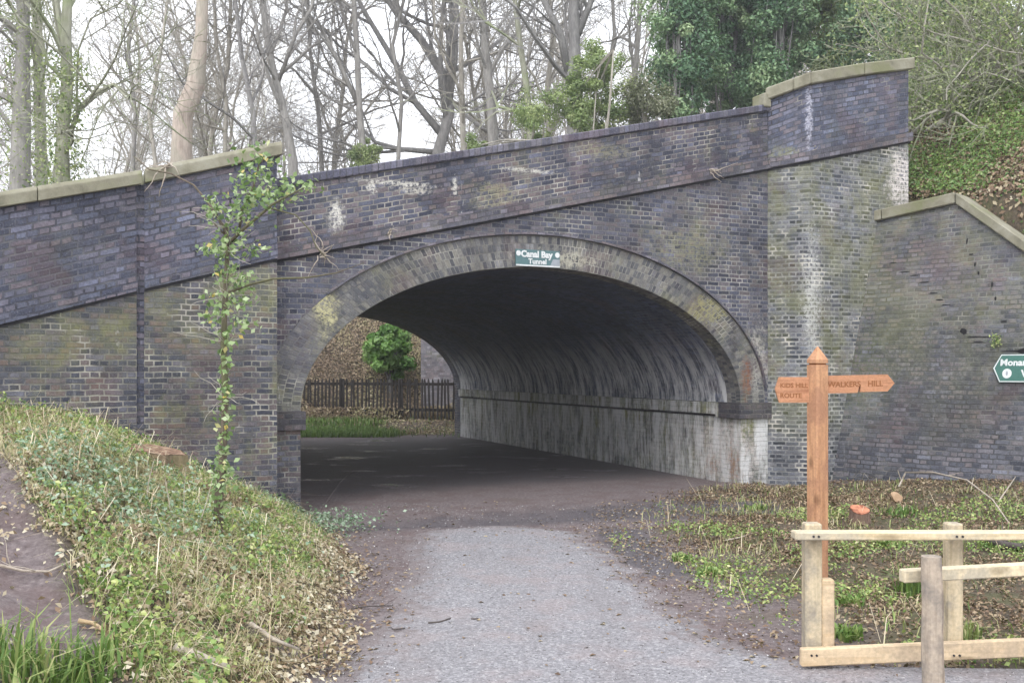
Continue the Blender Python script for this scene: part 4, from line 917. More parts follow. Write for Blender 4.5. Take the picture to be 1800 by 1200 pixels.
leafy('evergreen_bush', 645, 250, 300, 70, 17, 'small green bush peeping over the left part of the parapet', 'bush', YGREEN, 107, 16, 200, .2, .055, group=B, bark='pale')
leafy('evergreen_bush', 845, 235, 280, 40, 17, 'tiny green bush at the foot of the tall grey bare tree', 'bush', YGREEN, 113, 9, 160, .16, .05, group=B, bark='pale')
leafy('evergreen_bush', 1135, 120, 250, 90, 18, 'brownish green thicket against the left side of the evergreens', 'bush', leaf_mat('thicket_leaf', [(0, (.12, .13, .08)), (.5, (.26, .28, .17)), (1, (.42, .42, .3))], .6, .2), 114, 34, 140, .4, .06, group=B, bark='pale')
leafy('evergreen_bush', 684, 570, 668, 100, 28.6, 'glossy bright green laurel bush on the slope beyond the tunnel', 'bush', leaf_mat('laurel_leaf', [(0, (.09, .22, .05)), (.5, (.26, .46, .12)), (1, (.55, .72, .3))], .35, .25, .5), 108, 34, 300, .34, .13)
# tangle of bare scrub right of the pier
def tangle(px, py, Y, label, seed, n=26, L=2.6, bark='green', leaves=0):
    leaves = int(leaves * .75)
    rnd = random.Random(seed); base = at(px, py, Y); gz = float(H(base.x, base.y)); base = Vector((base.x, base.y, gz))
    root = thing('bare_bush', base, label, 'bush', 'bare tangled scrub on the bank right of the pier'); st = MB(); tw = MB(); tips = []
    for i in range(n):
        d = Vector((rnd.gauss(0, .7), rnd.gauss(-.15, .6), rnd.uniform(.15, 1.1))); P, RR = wander(rnd, base + Vector((rnd.gauss(0, .35), rnd.gauss(0, .3), -.05)), d, L * rnd.uniform(.6, 1.3), rnd.uniform(.014, .034), .007, 9, .34, -.02)
        st.tube(P, RR, 5, cap=False); branch_out(rnd, tw, P, RR, 0, (5, 3, 3), (1.2, .6, .3), .15, .0045); tips += P[3:]
    st.build('stem', BK['pale'], root, smooth=True); tw.build('twigs', BK[bark], root)
    if leaves:
        rg = np.random.default_rng(seed); tp_ = np.array([tuple(t) for t in tips]); C = tp_[rg.integers(len(tp_), size=leaves)] + rg.normal(size=(leaves, 3)) * .16
        V, Fq = leaf_quads(C, rg.uniform(.025, .055, leaves), rg.normal(size=(leaves, 3)), rg); np_mesh('foliage', V, Fq, YGREEN, np.repeat(rg.uniform(0, 1, leaves), 4), root)
tangle(1650, 300, 15.5, 'tangled pale scrub crowding the right edge of the pier', 201, 20, 2.0, leaves=5000)
tangle(1725, 310, 16.2, 'tangled scrub on the bank above the crank of the wing coping', 202, 30, 3.0, leaves=7000)
tangle(1800, 300, 15.5, 'tangled olive scrub cut by the right edge of the photo', 203, 30, 3.2, leaves=9000)
tangle(1760, 220, 17.5, 'tall arching briars behind the other scrub near the right edge', 204, 20, 3.0, leaves=5000)

# ------------------------------------------------------------------ ivy-covered sapling in front of the pilaster
sb = ground_hit(383, 940); SY = sb.y
def sp(px, py, dy=0): return at(px, py, SY + dy)
sap = thing('ivy_covered_sapling', sb, 'thin ivy-covered sapling growing on the bank in front of the pilaster', 'tree')
trunk = [sb + Vector((0, 0, -.05)), sp(384, 880), sp(392, 800), sp(396, 700), sp(393, 600), sp(396, 520), sp(400, 440), sp(398, 400)]
m = MB(); m.tube(trunk, [.036, .030, .026, .022, .020, .017, .014, .012], 8)
m.tube([sp(398, 410), sp(385, 385, .05), sp(365, 355, .1), sp(340, 325, .15), sp(300, 305, .2), sp(262, 298, .25), sp(235, 275, .3)], [.013, .011, .009, .007, .006, .005, .003], 6)
m.tube([sp(400, 430), sp(425, 405, -.05), sp(455, 380, -.1), sp(478, 360, -.15), sp(505, 345, -.2), sp(535, 330, -.25)], [.014, .012, .01, .008, .006, .004], 6)
m.tube([sp(420, 408), sp(425, 370), sp(445, 330), sp(455, 290), sp(470, 272)], [.01, .009, .008, .006, .004], 6)
m.tube([sp(398, 415), sp(378, 395), sp(372, 365)], [.008, .006, .004], 5)
m.tube([sp(400, 515), sp(440, 500), sp(480, 490, -.1), sp(540, 488, -.2), sp(590, 480, -.3), sp(640, 462, -.4)], [.009, .008, .007, .006, .004, .002], 6)
m.tube([sp(470, 365, -.1), sp(520, 378, -.15), sp(545, 405, -.2), sp(556, 435, -.2), sp(575, 455, -.2)], [.006, .005, .0045, .004, .002], 5)
m.build('trunk', bark_mat('sapling_bark', (.07, .055, .04), (.2, .16, .12), (.12, .14, .05), .5, 14), sap, smooth=True)
m = MB(); rnd = random.Random(5)
for k_ in range(60):
    i = rnd.randrange(3, 8); a = trunk[min(i, 7)].copy(); P, RR = wander(rnd, a, (rnd.gauss(0, 1), rnd.gauss(0, .8), rnd.uniform(-.2, .8)), rnd.uniform(.1, .35), .003, .0012, 4, .3); m.tube(P, RR, 3, cap=False)
m.build('twigs', BK['pale'], sap)
rg = np.random.default_rng(12); Cs = []
anch = [(398, 290, 0, 0)] * 0 + [(455, 285, 26, 24), (440, 325, 26, 20), (430, 360, 28, 18), (372, 365, 12, 18), (520, 330, 26, 14), (480, 345, 26, 16), (415, 385, 24, 16), (370, 440, 14, 9), (400, 430, 24, 14), (435, 440, 24, 9), (395, 475, 16, 14), (425, 500, 18, 16), (400, 530, 26, 14), (375, 555, 16, 12), (425, 570, 14, 12), (396, 590, 12, 16), (396, 640, 8, 20), (388, 850, 12, 14), (384, 885, 9, 14), (395, 690, 8, 24), (394, 740, 9, 22), (392, 790, 10, 20), (390, 825, 16, 12)]
wts = [1.4, 1.5, 1.3, .9, 1.0, 1.1, 1., .6, 1.2, .6, .8, .9, 1.2, .7, .6, .7, .7, .9, .6, .8, .8, .8, 1.2]
for (px, py, sx, sy), w in zip(anch, wts):
    for _ in range(int(70 * w)): Cs.append(tuple(sp(px + rg.normal(0, sx * .8), py + rg.normal(0, sy * .8), rg.normal(0, .09))))
Cs = np.array(Cs); nl = len(Cs); V, Fq = leaf_quads(Cs, rg.uniform(.022, .046, nl), rg.normal(size=(nl, 3)) * 1.3 + np.array([0, -.5, .6]), rg, 1.25, .15)
np_mesh('ivy_leaves', V, Fq, leaf_mat('ivy_leaf', [(0, (.09, .16, .06)), (.4, (.24, .36, .14)), (.75, (.42, .54, .26)), (.94, (.62, .72, .45)), (1, (.7, .5, .12))], .35, .35, .5), np.repeat(rg.uniform(0, 1, nl), 4), sap)

# ------------------------------------------------------------------ far fence
palm = plain_mat('fence_dark_wood', [(.3, (.022, .02, .02)), (.7, (.06, .052, .05))], 20, vscale=(1, 1, .2))
fa, fb = Vector((-7.6, 27.9, 0)), Vector((-.9, 26.1, 0)); fd = (fb - fa).normalized(); fl = (fb - fa).length; fnn = Vector((fd.y, -fd.x, 0))
def gz(p): return float(H(p.x, p.y))
fence = thing('picket_fence', tuple((fa + fb) / 2), 'dark pointed picket fence across the far side of the tunnel', 'fence')
zb = .12
for zz in (.35, 1.08):
    m = MB(); c = (fa + fb) / 2; m.box((c.x + fnn.x * -.04, c.y - fnn.y * .04, zb + zz), (fl / 2, .025, .04), (fd, (fnn.x, fnn.y, 0), (0, 0, 1))); m.build('rail', palm, fence)
npale = int(fl / .115); pm = None
for i in range(npale):
    c = fa + fd * (.06 + i * .115); w, hgt, th = .026, 1.24, .009
    if pm is None:
        m = MB(); prof = [(-w, 0), (w, 0), (w, hgt - .07), (0, hgt), (-w, hgt - .07)]
        f0 = [Vector((u * fd.x + fnn.x * th, u * fd.y + fnn.y * th, z)) for u, z in prof]; b0 = [Vector((u * fd.x - fnn.x * th, u * fd.y - fnn.y * th, z)) for u, z in prof]
        m.poly(f0[::-1]); m.poly(b0)
        for j in range(5): k_ = (j + 1) % 5; m.poly([f0[j], f0[k_], b0[k_], b0[j]])
        o = m.build('pale', palm); pm = o
    else: o = pm.copy(); COL.objects.link(o)
    o.parent = fence; o.location = (c.x - fence.location.x, c.y - fence.location.y, zb + random.uniform(-.02, .015)); o.rotation_euler = (0, random.uniform(-.03, .03), 0)
for i in range(4):
    c = fa + fd * (.9 + i * 1.83); m = MB(); m.box((c.x - fnn.x * .1, c.y - fnn.y * .1, .6), (.05, .05, .75), (fd, (fnn.x, fnn.y, 0), (0, 0, 1))); m.build('post', palm, fence, bevel=.01)
# masonry wing beyond the tunnel, on the right
fw = thing('retaining_wall', (-2.0, 26, 0), 'grey sloping retaining wall behind the right end of the picket fence', 'wall')
m = MB(); a = np.array([-2.75, 28.32]); b_ = np.array([-.6, 27.4]); zt = lambda q: q
pp = [(*a, 0), (*b_, 0), (*b_, 2.0), (-1.75, 27.9, 2.1), (-2.5, 28.22, 2.95), (*a, 3.1)]
m.poly(pp, [(p[0], p[2]) for p in pp]); m.poly([(p[0], p[1] + .4, p[2]) for p in reversed(pp)])
for i in range(6): j = (i + 1) % 6; m.poly([pp[i], (pp[i][0], pp[i][1] + .4, pp[i][2]), (pp[j][0], pp[j][1] + .4, pp[j][2]), pp[j]])
m.build('wall', brick_mat('far_wall', c1=(.26, .25, .28), c2=(.19, .18, .21), c3=(.3, .26, .28), mortar=(.24, .23, .23), algae=.6, white=.3, msize=.004), fw)

# ------------------------------------------------------------------ signs
def text_mesh(txt, size, name, mat, origin, xa, ya, parent, depth=.0015, off=.0, bold=0):
    cu = bpy.data.curves.new(name, 'FONT'); cu.body = txt; cu.size = size; cu.extrude = depth; cu.resolution_u = 3; cu.offset = bold; cu.align_x = 'LEFT'
    ob = bpy.data.objects.new('tmp', cu); COL.objects.link(ob); bpy.context.view_layer.update()
    me = bpy.data.meshes.new_from_object(ob.evaluated_get(bpy.context.evaluated_depsgraph_get())); bpy.data.objects.remove(ob)
    xa = Vector(xa).normalized(); ya = Vector(ya).normalized(); za = xa.cross(ya); o_ = Vector(origin) + za * off
    M4 = Matrix(((xa.x, ya.x, za.x, o_.x), (xa.y, ya.y, za.y, o_.y), (xa.z, ya.z, za.z, o_.z), (0, 0, 0, 1))); me.transform(M4)
    if parent is not None: me.transform(Matrix.Translation(-Vector(parent['_w'])))
    me.materials.clear(); me.materials.append(mat); o = bpy.data.objects.new(name, me); COL.objects.link(o); o['_w'] = (0, 0, 0)
    if parent is not None: o.parent = parent; o['_w'] = parent['_w']
    return o
def paint(name, c, r=.5):
    return plain_mat(name, [(.3, tuple(x * .8 for x in c)), (.7, c)], 25, rough=r, bumps=.05)
white = paint('white_paint', (.75, .77, .77)); green = paint('sign_green', (.06, .17, .14)); dgreen = paint('sign_dark_green', (.11, .2, .21)); grey = paint('galvanised', (.35, .38, .42))
def plate(pts3, thick, nrm, name, mat, parent):
    m = MB(); nrm = Vector(nrm).normalized(); f0 = [Vector(p) for p in pts3]; b0 = [p - nrm * thick for p in f0]
    m.poly(f0); m.poly(b0[::-1])
    for i in range(len(f0)): j = (i + 1) % len(f0); m.poly([f0[i], b0[i], b0[j], f0[j]])
    return m.build(name, mat, parent)
# waymark arrow on the right wing wall
wx = Vector((RWd[0], RWd[1], 0)); wy = Vector((RWb[0] * KB, RWb[1] * KB, 1)).normalized(); wz = wx.cross(wy)
u_t, z_t = rw_hit(1747, 647); u2, zt_ = rw_hit(1762, 622); u3, zb_ = rw_hit(1762, 672); un = rw_hit(1800, 647)[0]
Hh = (zt_ - zb_) / 2; o0 = Vector(rw(u_t, z_t, .035)); tipw = u2 - u_t
W2 = .62
arrow = lambda g, zz: [o0 + wz * zz + wx * a + wy * b for a, b in [(g * 1.4, 0), (tipw + g * .5, -Hh + g), (W2 - g, -Hh + g), (W2 - g, Hh - g), (tipw + g * .5, Hh - g)]]
ws = thing('waymark_sign', o0, 'green arrow-shaped waymark sign with white border on the right wing wall', 'sign')
plate(arrow(0, 0), .025, wz, 'plate', green, ws); plate(arrow(.004, .0015), .0012, wz, 'border', white, ws); plate(arrow(.016, .003), .001, wz, 'panel', green, ws)
text_mesh("Monarch's", .115, 'lettering', white, o0 + wx * (tipw - .005) + wy * .035, wx, wy, ws, .001, .004, .004)
text_mesh("Way", .125, 'lettering', white, o0 + wx * (tipw + .25) + wy * -.11, wx, wy, ws, .001, .004, .004)
disc = [o0 + wz * .005 + wx * (tipw + .085 + .055 * math.cos(a)) + wy * (-.068 + .062 * math.sin(a)) for a in np.linspace(0, 2 * math.pi, 24, endpoint=False)]
plate(disc, .002, wz, 'roundel', white, ws)
disc = [o0 + wz * .007 + wx * (tipw + .085 + .012 * math.cos(a)) + wy * (-.068 + .03 * math.sin(a)) for a in np.linspace(0, 2 * math.pi, 12, endpoint=False)]
plate(disc, .001, wz, 'roundel_mark', grey, ws)
# plate above the crown of the arch
cu0, cz0_ = FACE.hit(905, 468); cu1, cz1_ = FACE.hit(982, 438); fx = Vector((D[0], D[1], 0)); fz = Vector((N[0], N[1], 0)); fy = Vector((0, 0, 1))
o1 = Vector(FACE.P(cu0, FACE.hit(905, 467)[1], .03)); Wd = cu1 - cu0; Hd = FACE.hit(943, 438)[1] - FACE.hit(943, 467)[1]
cs = thing('bridge_name_plate', o1, 'small faded blue-green sign with white lettering over the crown of the arch', 'sign')
tl = Vector((0, 0, -.02))
def cp(a, b, zz=0): return o1 + fx * a + fy * b + fz * zz
plate([cp(0, 0), cp(Wd, 0), cp(Wd, Hd), cp(0, Hd)], .02, fz, 'plate', dgreen, cs)
plate([cp(0, 0, .002), cp(Wd, 0, .002), cp(Wd, .018, .002), cp(0, .018, .002)], .001, fz, 'border', white, cs)
plate([cp(Wd * .78, .02, .003), cp(Wd, .02, .003), cp(Wd, .1, .003), cp(Wd * .84, .1, .003)], .001, fz, 'faded_patch', grey, cs)
text_mesh('Canal Bay', .108, 'lettering', white, cp(.07, .115), fx, fy, cs, .001, .003, .005)
text_mesh('Tunnel', .09, 'lettering', white, cp(.17, .032), fx, fy, cs, .001, .003, .003)
for a in (.035, Wd - .035):
    dsc = [cp(a + .032 * math.cos(t), .155 + .034 * math.sin(t), .004) for t in np.linspace(0, 2 * math.pi, 20, endpoint=False)]; plate(dsc, .002, fz, 'roundel', white, cs)

# ------------------------------------------------------------------ wooden fingerpost
oak = wood_mat('signpost_oak', (.56, .31, .17), (.30, .13, .065), 'z', .7, weather=(.42, .22, .13)); oakx = wood_mat('signpost_oak_arm', (.50, .25, .14), (.32, .14, .075), 'x', .2); carve = paint('carved_letters', (.30, .12, .045), .8)
gp = ground_hit(1440, 1025); PY_ = 7.15; gp = Vector(((1437 - 900) / F * PY_, PY_, float(H((1437 - 900) / F * PY_, PY_))))
post = thing('fingerpost', gp, 'orange-brown wooden fingerpost with two arms beside the fence', 'signpost')
hw_ = .062; zt_ = EYE + (650 - 632) / F * PY_; zcap = EYE + (650 - 609) / F * PY_; zg = EYE + (650 - 641) / F * PY_
rot = R(28); ax, ay = Vector((math.cos(rot), math.sin(rot), 0)), Vector((-math.sin(rot), math.cos(rot), 0))
def ringz(z, w, ch=.016):
    return [Vector((gp.x, gp.y, z)) + ax * a + ay * b for a, b in [(w, -w + ch), (w, w - ch), (w - ch, w), (-w + ch, w), (-w, w - ch), (-w, -w + ch), (-w + ch, -w), (w - ch, -w)]]
def stack(rings, name, mat, parent):
    m = MB()
    for i in range(len(rings) - 1):
        for k_ in range(8): j = (k_ + 1) % 8; m.poly([rings[i][k_], rings[i][j], rings[i + 1][j], rings[i + 1][k_]])
    m.poly(rings[0][::-1]); m.poly(rings[-1]); return m.build(name, mat, parent)
stack([ringz(gp.z - .1, hw_), ringz(zg, hw_)], 'post', oak, post)
stack([ringz(zg, hw_ - .012, .012), ringz(zg + .012, hw_ - .012, .012)], 'groove', carve, post)
stack([ringz(zg + .012, hw_), ringz(zt_, hw_), ringz(zcap, .004, .001)], 'cap', oak, post)
def finger(xd, L, h, zc, shape, lines, side, name='finger_arm'):
    """board starting at the post, running along xd; face toward viewer"""
    xd = Vector(xd).normalized(); fzv = Vector((xd.y, -xd.x, 0)); fzv = fzv if fzv.y < 0 else -fzv
    o_ = Vector((gp.x, gp.y, zc)) + fzv * .012
    f0 = [o_ + xd * a + Vector((0, 0, b)) for a, b in shape]
    if (f0[1] - f0[0]).cross(f0[2] - f0[1]).dot(fzv) < 0: f0 = f0[::-1]
    arm = plate(f0, .035, fzv, name, oakx, post)
    ta = xd if xd.x > 0 else -xd
    for (txt, size, a, b) in lines: text_mesh(txt, size, 'lettering', carve, o_ + xd * a + Vector((0, 0, b)), ta, (0, 0, 1), arm, .0008, .001, .001)
    return arm
r1 = (1575 - 1437) / F * PY_; h1 = (692 - 661) / F * PY_ / 2; zc1 = EYE + (650 - 676) / F * PY_; st_ = (1510 - 1437) / F * PY_
finger((1, .06, .02), r1, h1, zc1, [(0, -h1), (st_ - .01, -h1), (st_ + .008, -h1 * .1), (st_ + .018, -h1 * .1), (st_ + .012, -h1 * .92), (r1 - .055, -h1 * .92), (r1, .0), (r1 - .055, h1), (0, h1)], [('WALKERS', .058, .075, -.02), ('HILL', .062, .385, -.02)], 1)
l1 = (1437 - 1364) / F * PY_; h2 = (707 - 662) / F * PY_ / 2; zc2 = EYE + (650 - 685) / F * PY_
finger((-1, .1, 0), l1, h2, zc2, [(0, -h2), (l1 - .03, -h2), (l1, .005), (l1 - .03, h2), (0, h2)], [('KIDS HILL', .048, l1 - .035, .018), ('ROUTE', .05, l1 - .035, -.06)], 1)

# ------------------------------------------------------------------ timber barrier at the lower right
pine = wood_mat('pale_pine_rail', (.72, .60, .40), (.54, .41, .23), 'x', .6, weather=(.50, .44, .33)); pinez = wood_mat('pale_pine_post', (.6, .5, .34), (.42, .33, .2), 'z', .5, weather=(.34, .30, .24)); pineb = wood_mat('pine_board', (.68, .53, .35), (.52, .37, .21), 'x', .6, weather=(.50, .39, .27))
oldp = wood_mat('weathered_post', (.45, .37, .29), (.27, .21, .16), 'z', .6, weather=(.25, .22, .19))
BY = 5.0
def bx(px, Y=BY): return (px - 900) / F * Y
def bz(py, Y=BY): return EYE + (650 - py) / F * Y
bar = thing('timber_barrier', (bx(1425), BY, 0), 'pale new timber barrier with top rail and bottom board at the path edge', 'fence')
def bar_post(px, ytop, w, dep, Y, mat, parent=bar, name='post', zb=-.1, tilt=0):
    m = MB(); zt = bz(ytop, Y); c = bx(px, Y); m.box((c, Y, (zt + zb) / 2), (w / 2, dep / 2, (zt - zb) / 2), ((1, 0, 0), (0, 1, 0), (tilt, 0, 1))); return m.build(name, mat, parent, bevel=.008)
bar_post(1427, 918, .09, .08, BY + .06, pinez, tilt=-.0)
bar_post(1675, 918, .08, .08, BY + .09, pinez)
bar_post(1453, 1016, .07, .06, BY + .055, pineb, name='short_post')
m = MB(); a, b_ = bx(1391), bx(1960); zz = bz(938); m.box(((a + b_) / 2, BY - .03, zz), ((b_ - a) / 2, .045, .021), ((1, .0, 0), (0, 1, 0), (0, 0, 1))); m.build('top_rail', pine, bar, bevel=.006)
m = MB(); za, zb2 = bz(1152), bz(1135); a, b_ = bx(1405), bx(1960); dz = (zb2 - za) / (bx(1800) - a)
for k_ in range(1):
    c = (a + b_) / 2; m.box((c, BY - .02, za + dz * (c - a)), ((b_ - a) / 2, .022, .047), ((1, 0, dz), (0, 1, 0), (0, 0, 1)))
m.build('bottom_board', pineb, bar, bevel=.006)
for px in (1422, 1431, 1670, 1680):
    for zc_, yy in ((bz(938), BY - .078), (bz(1147), BY - .045)):
        m = MB(); m.tube([Vector((bx(px), yy + .004, zc_)), Vector((bx(px), yy - .003, zc_))], .006, 8); m.build('nail_head', M['soot_shade'], bar)
# second, nearer barrier: round post and half-height rail
FY = 4.3
nb = thing('rail_fence', (bx(1637, FY), FY, 0), 'weathered round post with a slanting rail, nearest the camera at lower right', 'fence')
rnd = random.Random(3); pr_pts = [Vector((bx(1637, FY) + rnd.gauss(0, .002) + .012 * (1 - i / 8), FY, -.15 + (bz(977, FY) + .15) * i / 8)) for i in range(9)]
m = MB(); m.tube(pr_pts, [.05, .05, .049, .049, .048, .047, .047, .046, .044], 12); m.build('post', oldp, nb, smooth=False)
m = MB(); p0 = Vector((bx(1584, FY + .08), FY + .075, bz(1011, FY + .08))); p1 = Vector((bx(1975, FY + .35), FY + .35, bz(990, FY + .35))); dv = (p1 - p0); Ls = dv.length; dv.normalize()
sv = Vector((-dv.y, dv.x, 0)).normalized(); uv_ = dv.cross(sv)
m.box(tuple((p0 + p1) / 2), (Ls / 2, .025, .03), (dv, sv, uv_)); m.build('rail', pine, nb, bevel=.006)

# ------------------------------------------------------------------ small things on the ground
cut = plain_mat('cut_wood', [(.35, (.22, .07, .04)), (.6, (.55, .24, .14))], 12); cutp = plain_mat('cut_wood_pale', [(.3, (.5, .33, .2)), (.7, (.7, .5, .34))], 14)
BK['sap'] = bark_mat('stump_bark', (.10, .06, .045), (.3, .2, .15), (.2, .22, .08), .4, 12)
def stump(px, py, r, h, label, mat_top, bark='sap', Y=None, tilt=(0, 0)):
    g = ground_hit(px, py); root = thing('tree_stump', g, label, 'tree stump', 'sawn tree stumps'); rnd = random.Random(int(px)); n_ = 14
    rr = [r * rnd.uniform(.85, 1.15) for _ in range(n_)]
    rg_ = lambda z, k: [Vector((g.x + k * rr[i] * math.cos(2 * math.pi * i / n_), g.y + k * rr[i] * math.sin(2 * math.pi * i / n_), g.z + z + tilt[0] * rr[i] * math.cos(2 * math.pi * i / n_) + tilt[1] * rr[i] * math.sin(2 * math.pi * i / n_))) for i in range(n_)]
    m = MB(); R_ = [rg_(-.08, 1.25), rg_(h * .5, 1.02), rg_(h, 1)]
    for a in range(2):
        for i in range(n_): j = (i + 1) % n_; m.poly([R_[a][i], R_[a][j], R_[a + 1][j], R_[a + 1][i]])
    m.build('bark', BK[bark], root)
    m = MB(); m.poly(rg_(h + .004, .95)); m.poly(rg_(h - .01, .95)[::-1]); m.build('cut_face', mat_top, root)
stump(1512, 918, .10, .13, 'small stump with a bright orange-red cut top behind the barrier', cut, tilt=(0, .35))
stump(272, 826, .24, .17, 'wide low stump with a splintered reddish top at the foot of the left wall', plain_mat('rotten_wood', [(.3, (.08, .045, .03)), (.5, (.25, .15, .10)), (.7, (.55, .42, .30))], 22, bumps=1.), 'sap', tilt=(-.18, .02))
m = MB(); g = ground_hit(1575, 884); n_ = 12; f0 = [g + Vector((.07 * math.cos(a) * (1 + .2 * math.sin(3 * a)), -.02 + .02 * math.cos(a), .07 + .055 * math.sin(a) - .03 * math.cos(a))) for a in np.linspace(0, 2 * math.pi, n_, endpoint=False)]
b0 = [p + Vector((.05, .12, -.06)) for p in f0]; m.poly(f0)
for i in range(n_): j = (i + 1) % n_; m.poly([f0[i], b0[i], b0[j], f0[j]])
m.poly(b0[::-1]); tag(m.build('cut_log', cutp), 'pale tan sawn log end lying right of the orange-topped stump', 'log')
stickm = {'pale': bark_mat('stick_pale', (.35, .29, .23), (.6, .53, .45), scale=12), 'dark': bark_mat('stick_dark', (.05, .04, .04), (.13, .11, .10), scale=12), 'tan': bark_mat('stick_tan', (.4, .27, .15), (.62, .48, .3), scale=12)}
def stick(pxs, r, mat, label, name='stick', lift=.03, forks=0, seed=0):
    pts = [ground_hit(a, b) + Vector((0, 0, lift if len(q) == 0 else q[0])) for a, b, *q in pxs]; n = len(pts)
    m = MB(); m.tube(pts, [r * (1 - .6 * i / n) for i in range(n)], 6); rnd = random.Random(seed)
    for k_ in range(forks):
        i = rnd.randrange(n - 1); a = pts[i].lerp(pts[i + 1], rnd.random()); P, RR = wander(rnd, a, (rnd.gauss(0, 1), rnd.gauss(0, 1), .4), rnd.uniform(.08, .25), r * .4, .001, 3, .2); m.tube(P, RR, 4)
    tag(m.build(name, stickm[mat], smooth=True), label, 'stick', 'fallen sticks and branches')
stick([(138, 1104), (165, 1108), (190, 1128), (205, 1155), (235, 1175)], .012, 'tan', 'curved tan stick lying on the muddy track at lower left', seed=1)
stick([(262, 1105), (280, 1135), (310, 1170), (345, 1198)], .011, 'tan', 'thin curving tan stick beside the pale split branch', seed=2)
stick([(310, 1168), (350, 1182), (400, 1200)], .026, 'pale', 'thick split branch with a pale broken side at the bottom edge', 'fallen_branch', .07, seed=3)
stick([(440, 1128), (480, 1155), (525, 1172)], .014, 'pale', 'pale branch lying in the grass near the path edge at lower left', 'fallen_branch', .09, 2, seed=4)
stick([(385, 1190), (440, 1180), (520, 1175), (570, 1150)], .006, 'tan', 'long thin tan twig along the bottom of the left bank', seed=5)
stick([(0, 1005), (40, 1015), (85, 1015), (140, 990), (180, 972)], .009, 'pale', 'long pale stick lying across the upper muddy track', seed=6, forks=2)
stick([(753, 1100), (772, 1098), (792, 1092)], .0075, 'dark', 'short dark twig in the middle of the gravel path', seed=7, lift=.02)
stick([(692, 1112), (712, 1109)], .006, 'dark', 'tiny dark twig on the gravel left of the longer twig', seed=8, lift=.02)
stick([(828, 1093), (842, 1092)], .005, 'dark', 'tiny dark twig on the gravel right of the longer twig', seed=9, lift=.02)
stick([(618, 1078), (650, 1073), (690, 1072)], .006, 'dark', 'thin dark twig at the left edge of the gravel path', seed=10, forks=2)
stick([(1580, 862, .05), (1592, 858, .2), (1640, 868, .25), (1700, 885, .25), (1745, 905, .15), (1775, 925, .02)], .012, 'pale', 'long arching pale branch on the ground below the wing wall', 'fallen_branch', forks=3, seed=11)
stick([(1755, 890, .05), (1785, 870, .2)], .008, 'pale', 'short pale stick poking up at the right edge below the wing wall', seed=12)
stick([(1730, 958, .05), (1770, 968, .05), (1830, 975, .05)], .04, 'dark', 'dark rotting log lying behind the timber barrier', 'fallen_branch', seed=13, forks=2)
stick([(1275, 955), (1300, 950), (1330, 940, .03)], .007, 'pale', 'small pale twig on the leafy ground left of the fingerpost', seed=14, forks=1)
stick([(560, 905, .02), (600, 880, .25), (625, 868, .3)], .003, 'dark', 'wispy dark twig sticking out at the tunnel corner', seed=15, forks=3)
# dead stalks on the left bank
for i, (px, py, dx, hh) in enumerate(((322, 930, -.0, .42), (300, 925, -.12, .34), (345, 940, .16, .40), (258, 900, -.03, .36), (376, 925, .1, .35))):
    g = ground_hit(px, py); m = MB(); P, RR = wander(random.Random(i), g, (dx, 0, 1), hh, .0045, .002, 5, .06); m.tube(P, RR, 4)
    tag(m.build('dead_stalk', stickm['pale']), ['tallest pale dead stalk in the middle of the bank', 'pale dead stalk leaning left at the front of the straw clump', 'pale dead stalk leaning right near the sapling base', 'pale dead stalk furthest left in the straw clump', 'thin pale dead stalk beside the sapling trunk'][i], 'dead stalk', 'dead stalks on the left bank')
# grass tufts
def tuft(px, py, n, h, spread, label, seed, val=(0, .4), w=(.004, .008)):
    g = ground_hit(px, py); r_ = np.random.default_rng(seed); C = np.array(g) + np.stack([r_.normal(0, spread, n), r_.normal(0, spread, n), np.zeros(n)], 1); C[:, 2] = H(C[:, 0], C[:, 1]) - .01
    V, Fq = blades(C, r_.uniform(h * .5, h, n), r_.uniform(*w, n), r_.uniform(.1, .9, n), r_)
    tag(np_mesh('grass_tuft', V, Fq, GRASSM, np.repeat(r_.uniform(*val, n), 6)), label, 'grass tuft', 'tufts of long grass')
tuft(330, 900, 900, .22, .3, 'matted clump of pale straw-coloured dead grass in the middle of the left bank', 40, (.7, 1), (.0015, .003))
tuft(45, 1205, 260, .30, .14, 'big tuft of broad green blades in the bottom left corner', 1, (.05, .75), (.003, .008))
tuft(155, 1205, 110, .22, .08, 'second green tuft right of the one in the bottom left corner', 2, (.1, .5), (.005, .010))
tuft(1602, 1045, 160, .26, .04, 'arching green grass tuft behind the round post', 3, (.1, .5))
tuft(1700, 1120, 50, .16, .04, 'small pale tuft at the foot of the second barrier post', 4, (.4, .8))
tuft(1590, 905, 90, .14, .12, 'fresh green fern-like tuft between stump and wing wall', 5, (.1, .3), (.006, .012))
for i, (px, py) in enumerate(((1330, 895), (1200, 985), (1250, 1010), (1500, 1060), (1560, 960), (1740, 960), (1790, 965), (1490, 1120))):
    tuft(px, py, 110, .10, .045, ['low green clump in front of the right abutment', 'green clump at the gravel edge', 'yellow-green clump a little inland from the gravel edge', 'green clump seen under the top rail near the fingerpost', 'green clump above the top rail between the two barrier posts', 'lush clump right of the second barrier post', 'lush clump at the right edge behind the barrier', 'low clump behind the bottom board near the short post'][i], 20 + i, (.15, .6), (.006, .014))
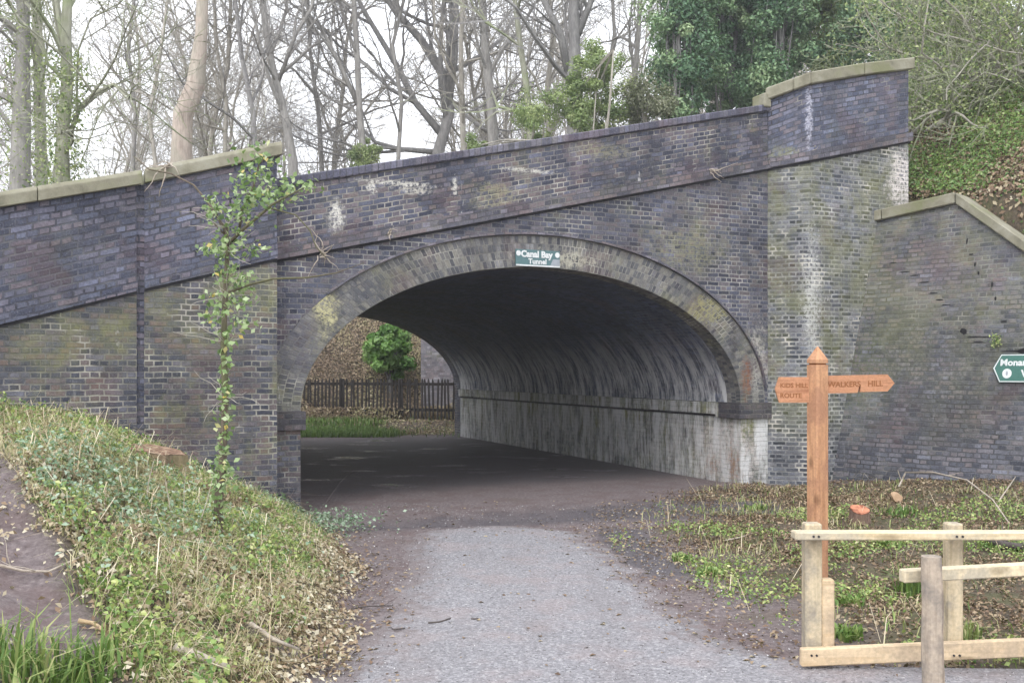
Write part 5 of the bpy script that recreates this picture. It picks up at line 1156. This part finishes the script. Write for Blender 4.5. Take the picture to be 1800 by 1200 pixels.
# plant rooted in the wing wall
u, z = rw_hit(1750, 600); p = Vector(rw(u, z, .01)); r_ = np.random.default_rng(8); n = 130; C = np.array(p) + r_.normal(size=(n, 3)) * np.array([.045, .03, .045]); C[:, 1] -= .04
V, Fq = leaf_quads(C, r_.uniform(.012, .028, n), r_.normal(size=(n, 3)), r_); tag(np_mesh('wall_plant', V, Fq, LEAFGREEN, np.repeat(r_.uniform(0, 1, n), 4)), 'small green plant rooted in the wing wall above the waymark sign', 'plant')
# dead roots lodged on the string course
def roots(px, py, pl_off, label, seed, n, L, dirx):
    u, z = FACE.hit(px, py, pl_off); c = Vector(FACE.P(u, z, pl_off)); rnd = random.Random(seed); m = MB()
    for i in range(n):
        P, RR = wander(rnd, c + Vector((rnd.gauss(0, .03), -.01, rnd.gauss(0, .02))), (dirx + rnd.gauss(0, .5), rnd.gauss(-.1, .2), rnd.gauss(.1, .5)), L * rnd.uniform(.5, 1.2), rnd.uniform(.006, .014), .002, 6, .35); m.tube(P, RR, 5)
    tag(m.build('dead_roots', stickm['pale'], smooth=True), label, 'dead roots', 'dead ivy roots on the bridge')
roots(1415, 270, .30, 'curled pale dead roots hanging at the corner of the pier', 31, 9, .28, .2)
roots(1252, 300, .07, 'dead root twig lying along the string course near the pier', 32, 5, .36, 1)
roots(300, 290, .34, 'thin pale twigs caught on the coping stones above the pilaster', 35, 7, .4, -.6)
roots(565, 448, .08, 'twisted dead vine knot on the string course above the left haunch', 33, 8, .3, .4)
roots(690, 412, .07, 'reddish broken bit of root on the string course left of centre', 34, 4, .16, -.2)
# ------------------------------------------------------------------ damp winter air
m = MB(); m.box((0, 165, 14), (330, 240, 15.3)); hz = m.build('haze', bpy.data.materials.new('haze_air')); tag(hz, 'thin damp winter air', kind='stuff')
hm = hz.data.materials[0]; hm.use_nodes = True; ht = hm.node_tree; ht.nodes.clear()
ho_ = ht.nodes.new('ShaderNodeOutputMaterial'); hv = ht.nodes.new('ShaderNodeVolumePrincipled'); hv.inputs['Color'].default_value = (.95, .97, 1, 1); hv.inputs['Density'].default_value = .002; hv.inputs['Anisotropy'].default_value = .2
ht.links.new(hv.outputs[0], ho_.inputs['Volume'])
for o in bpy.data.objects:
    if '_w' in o: del o['_w']
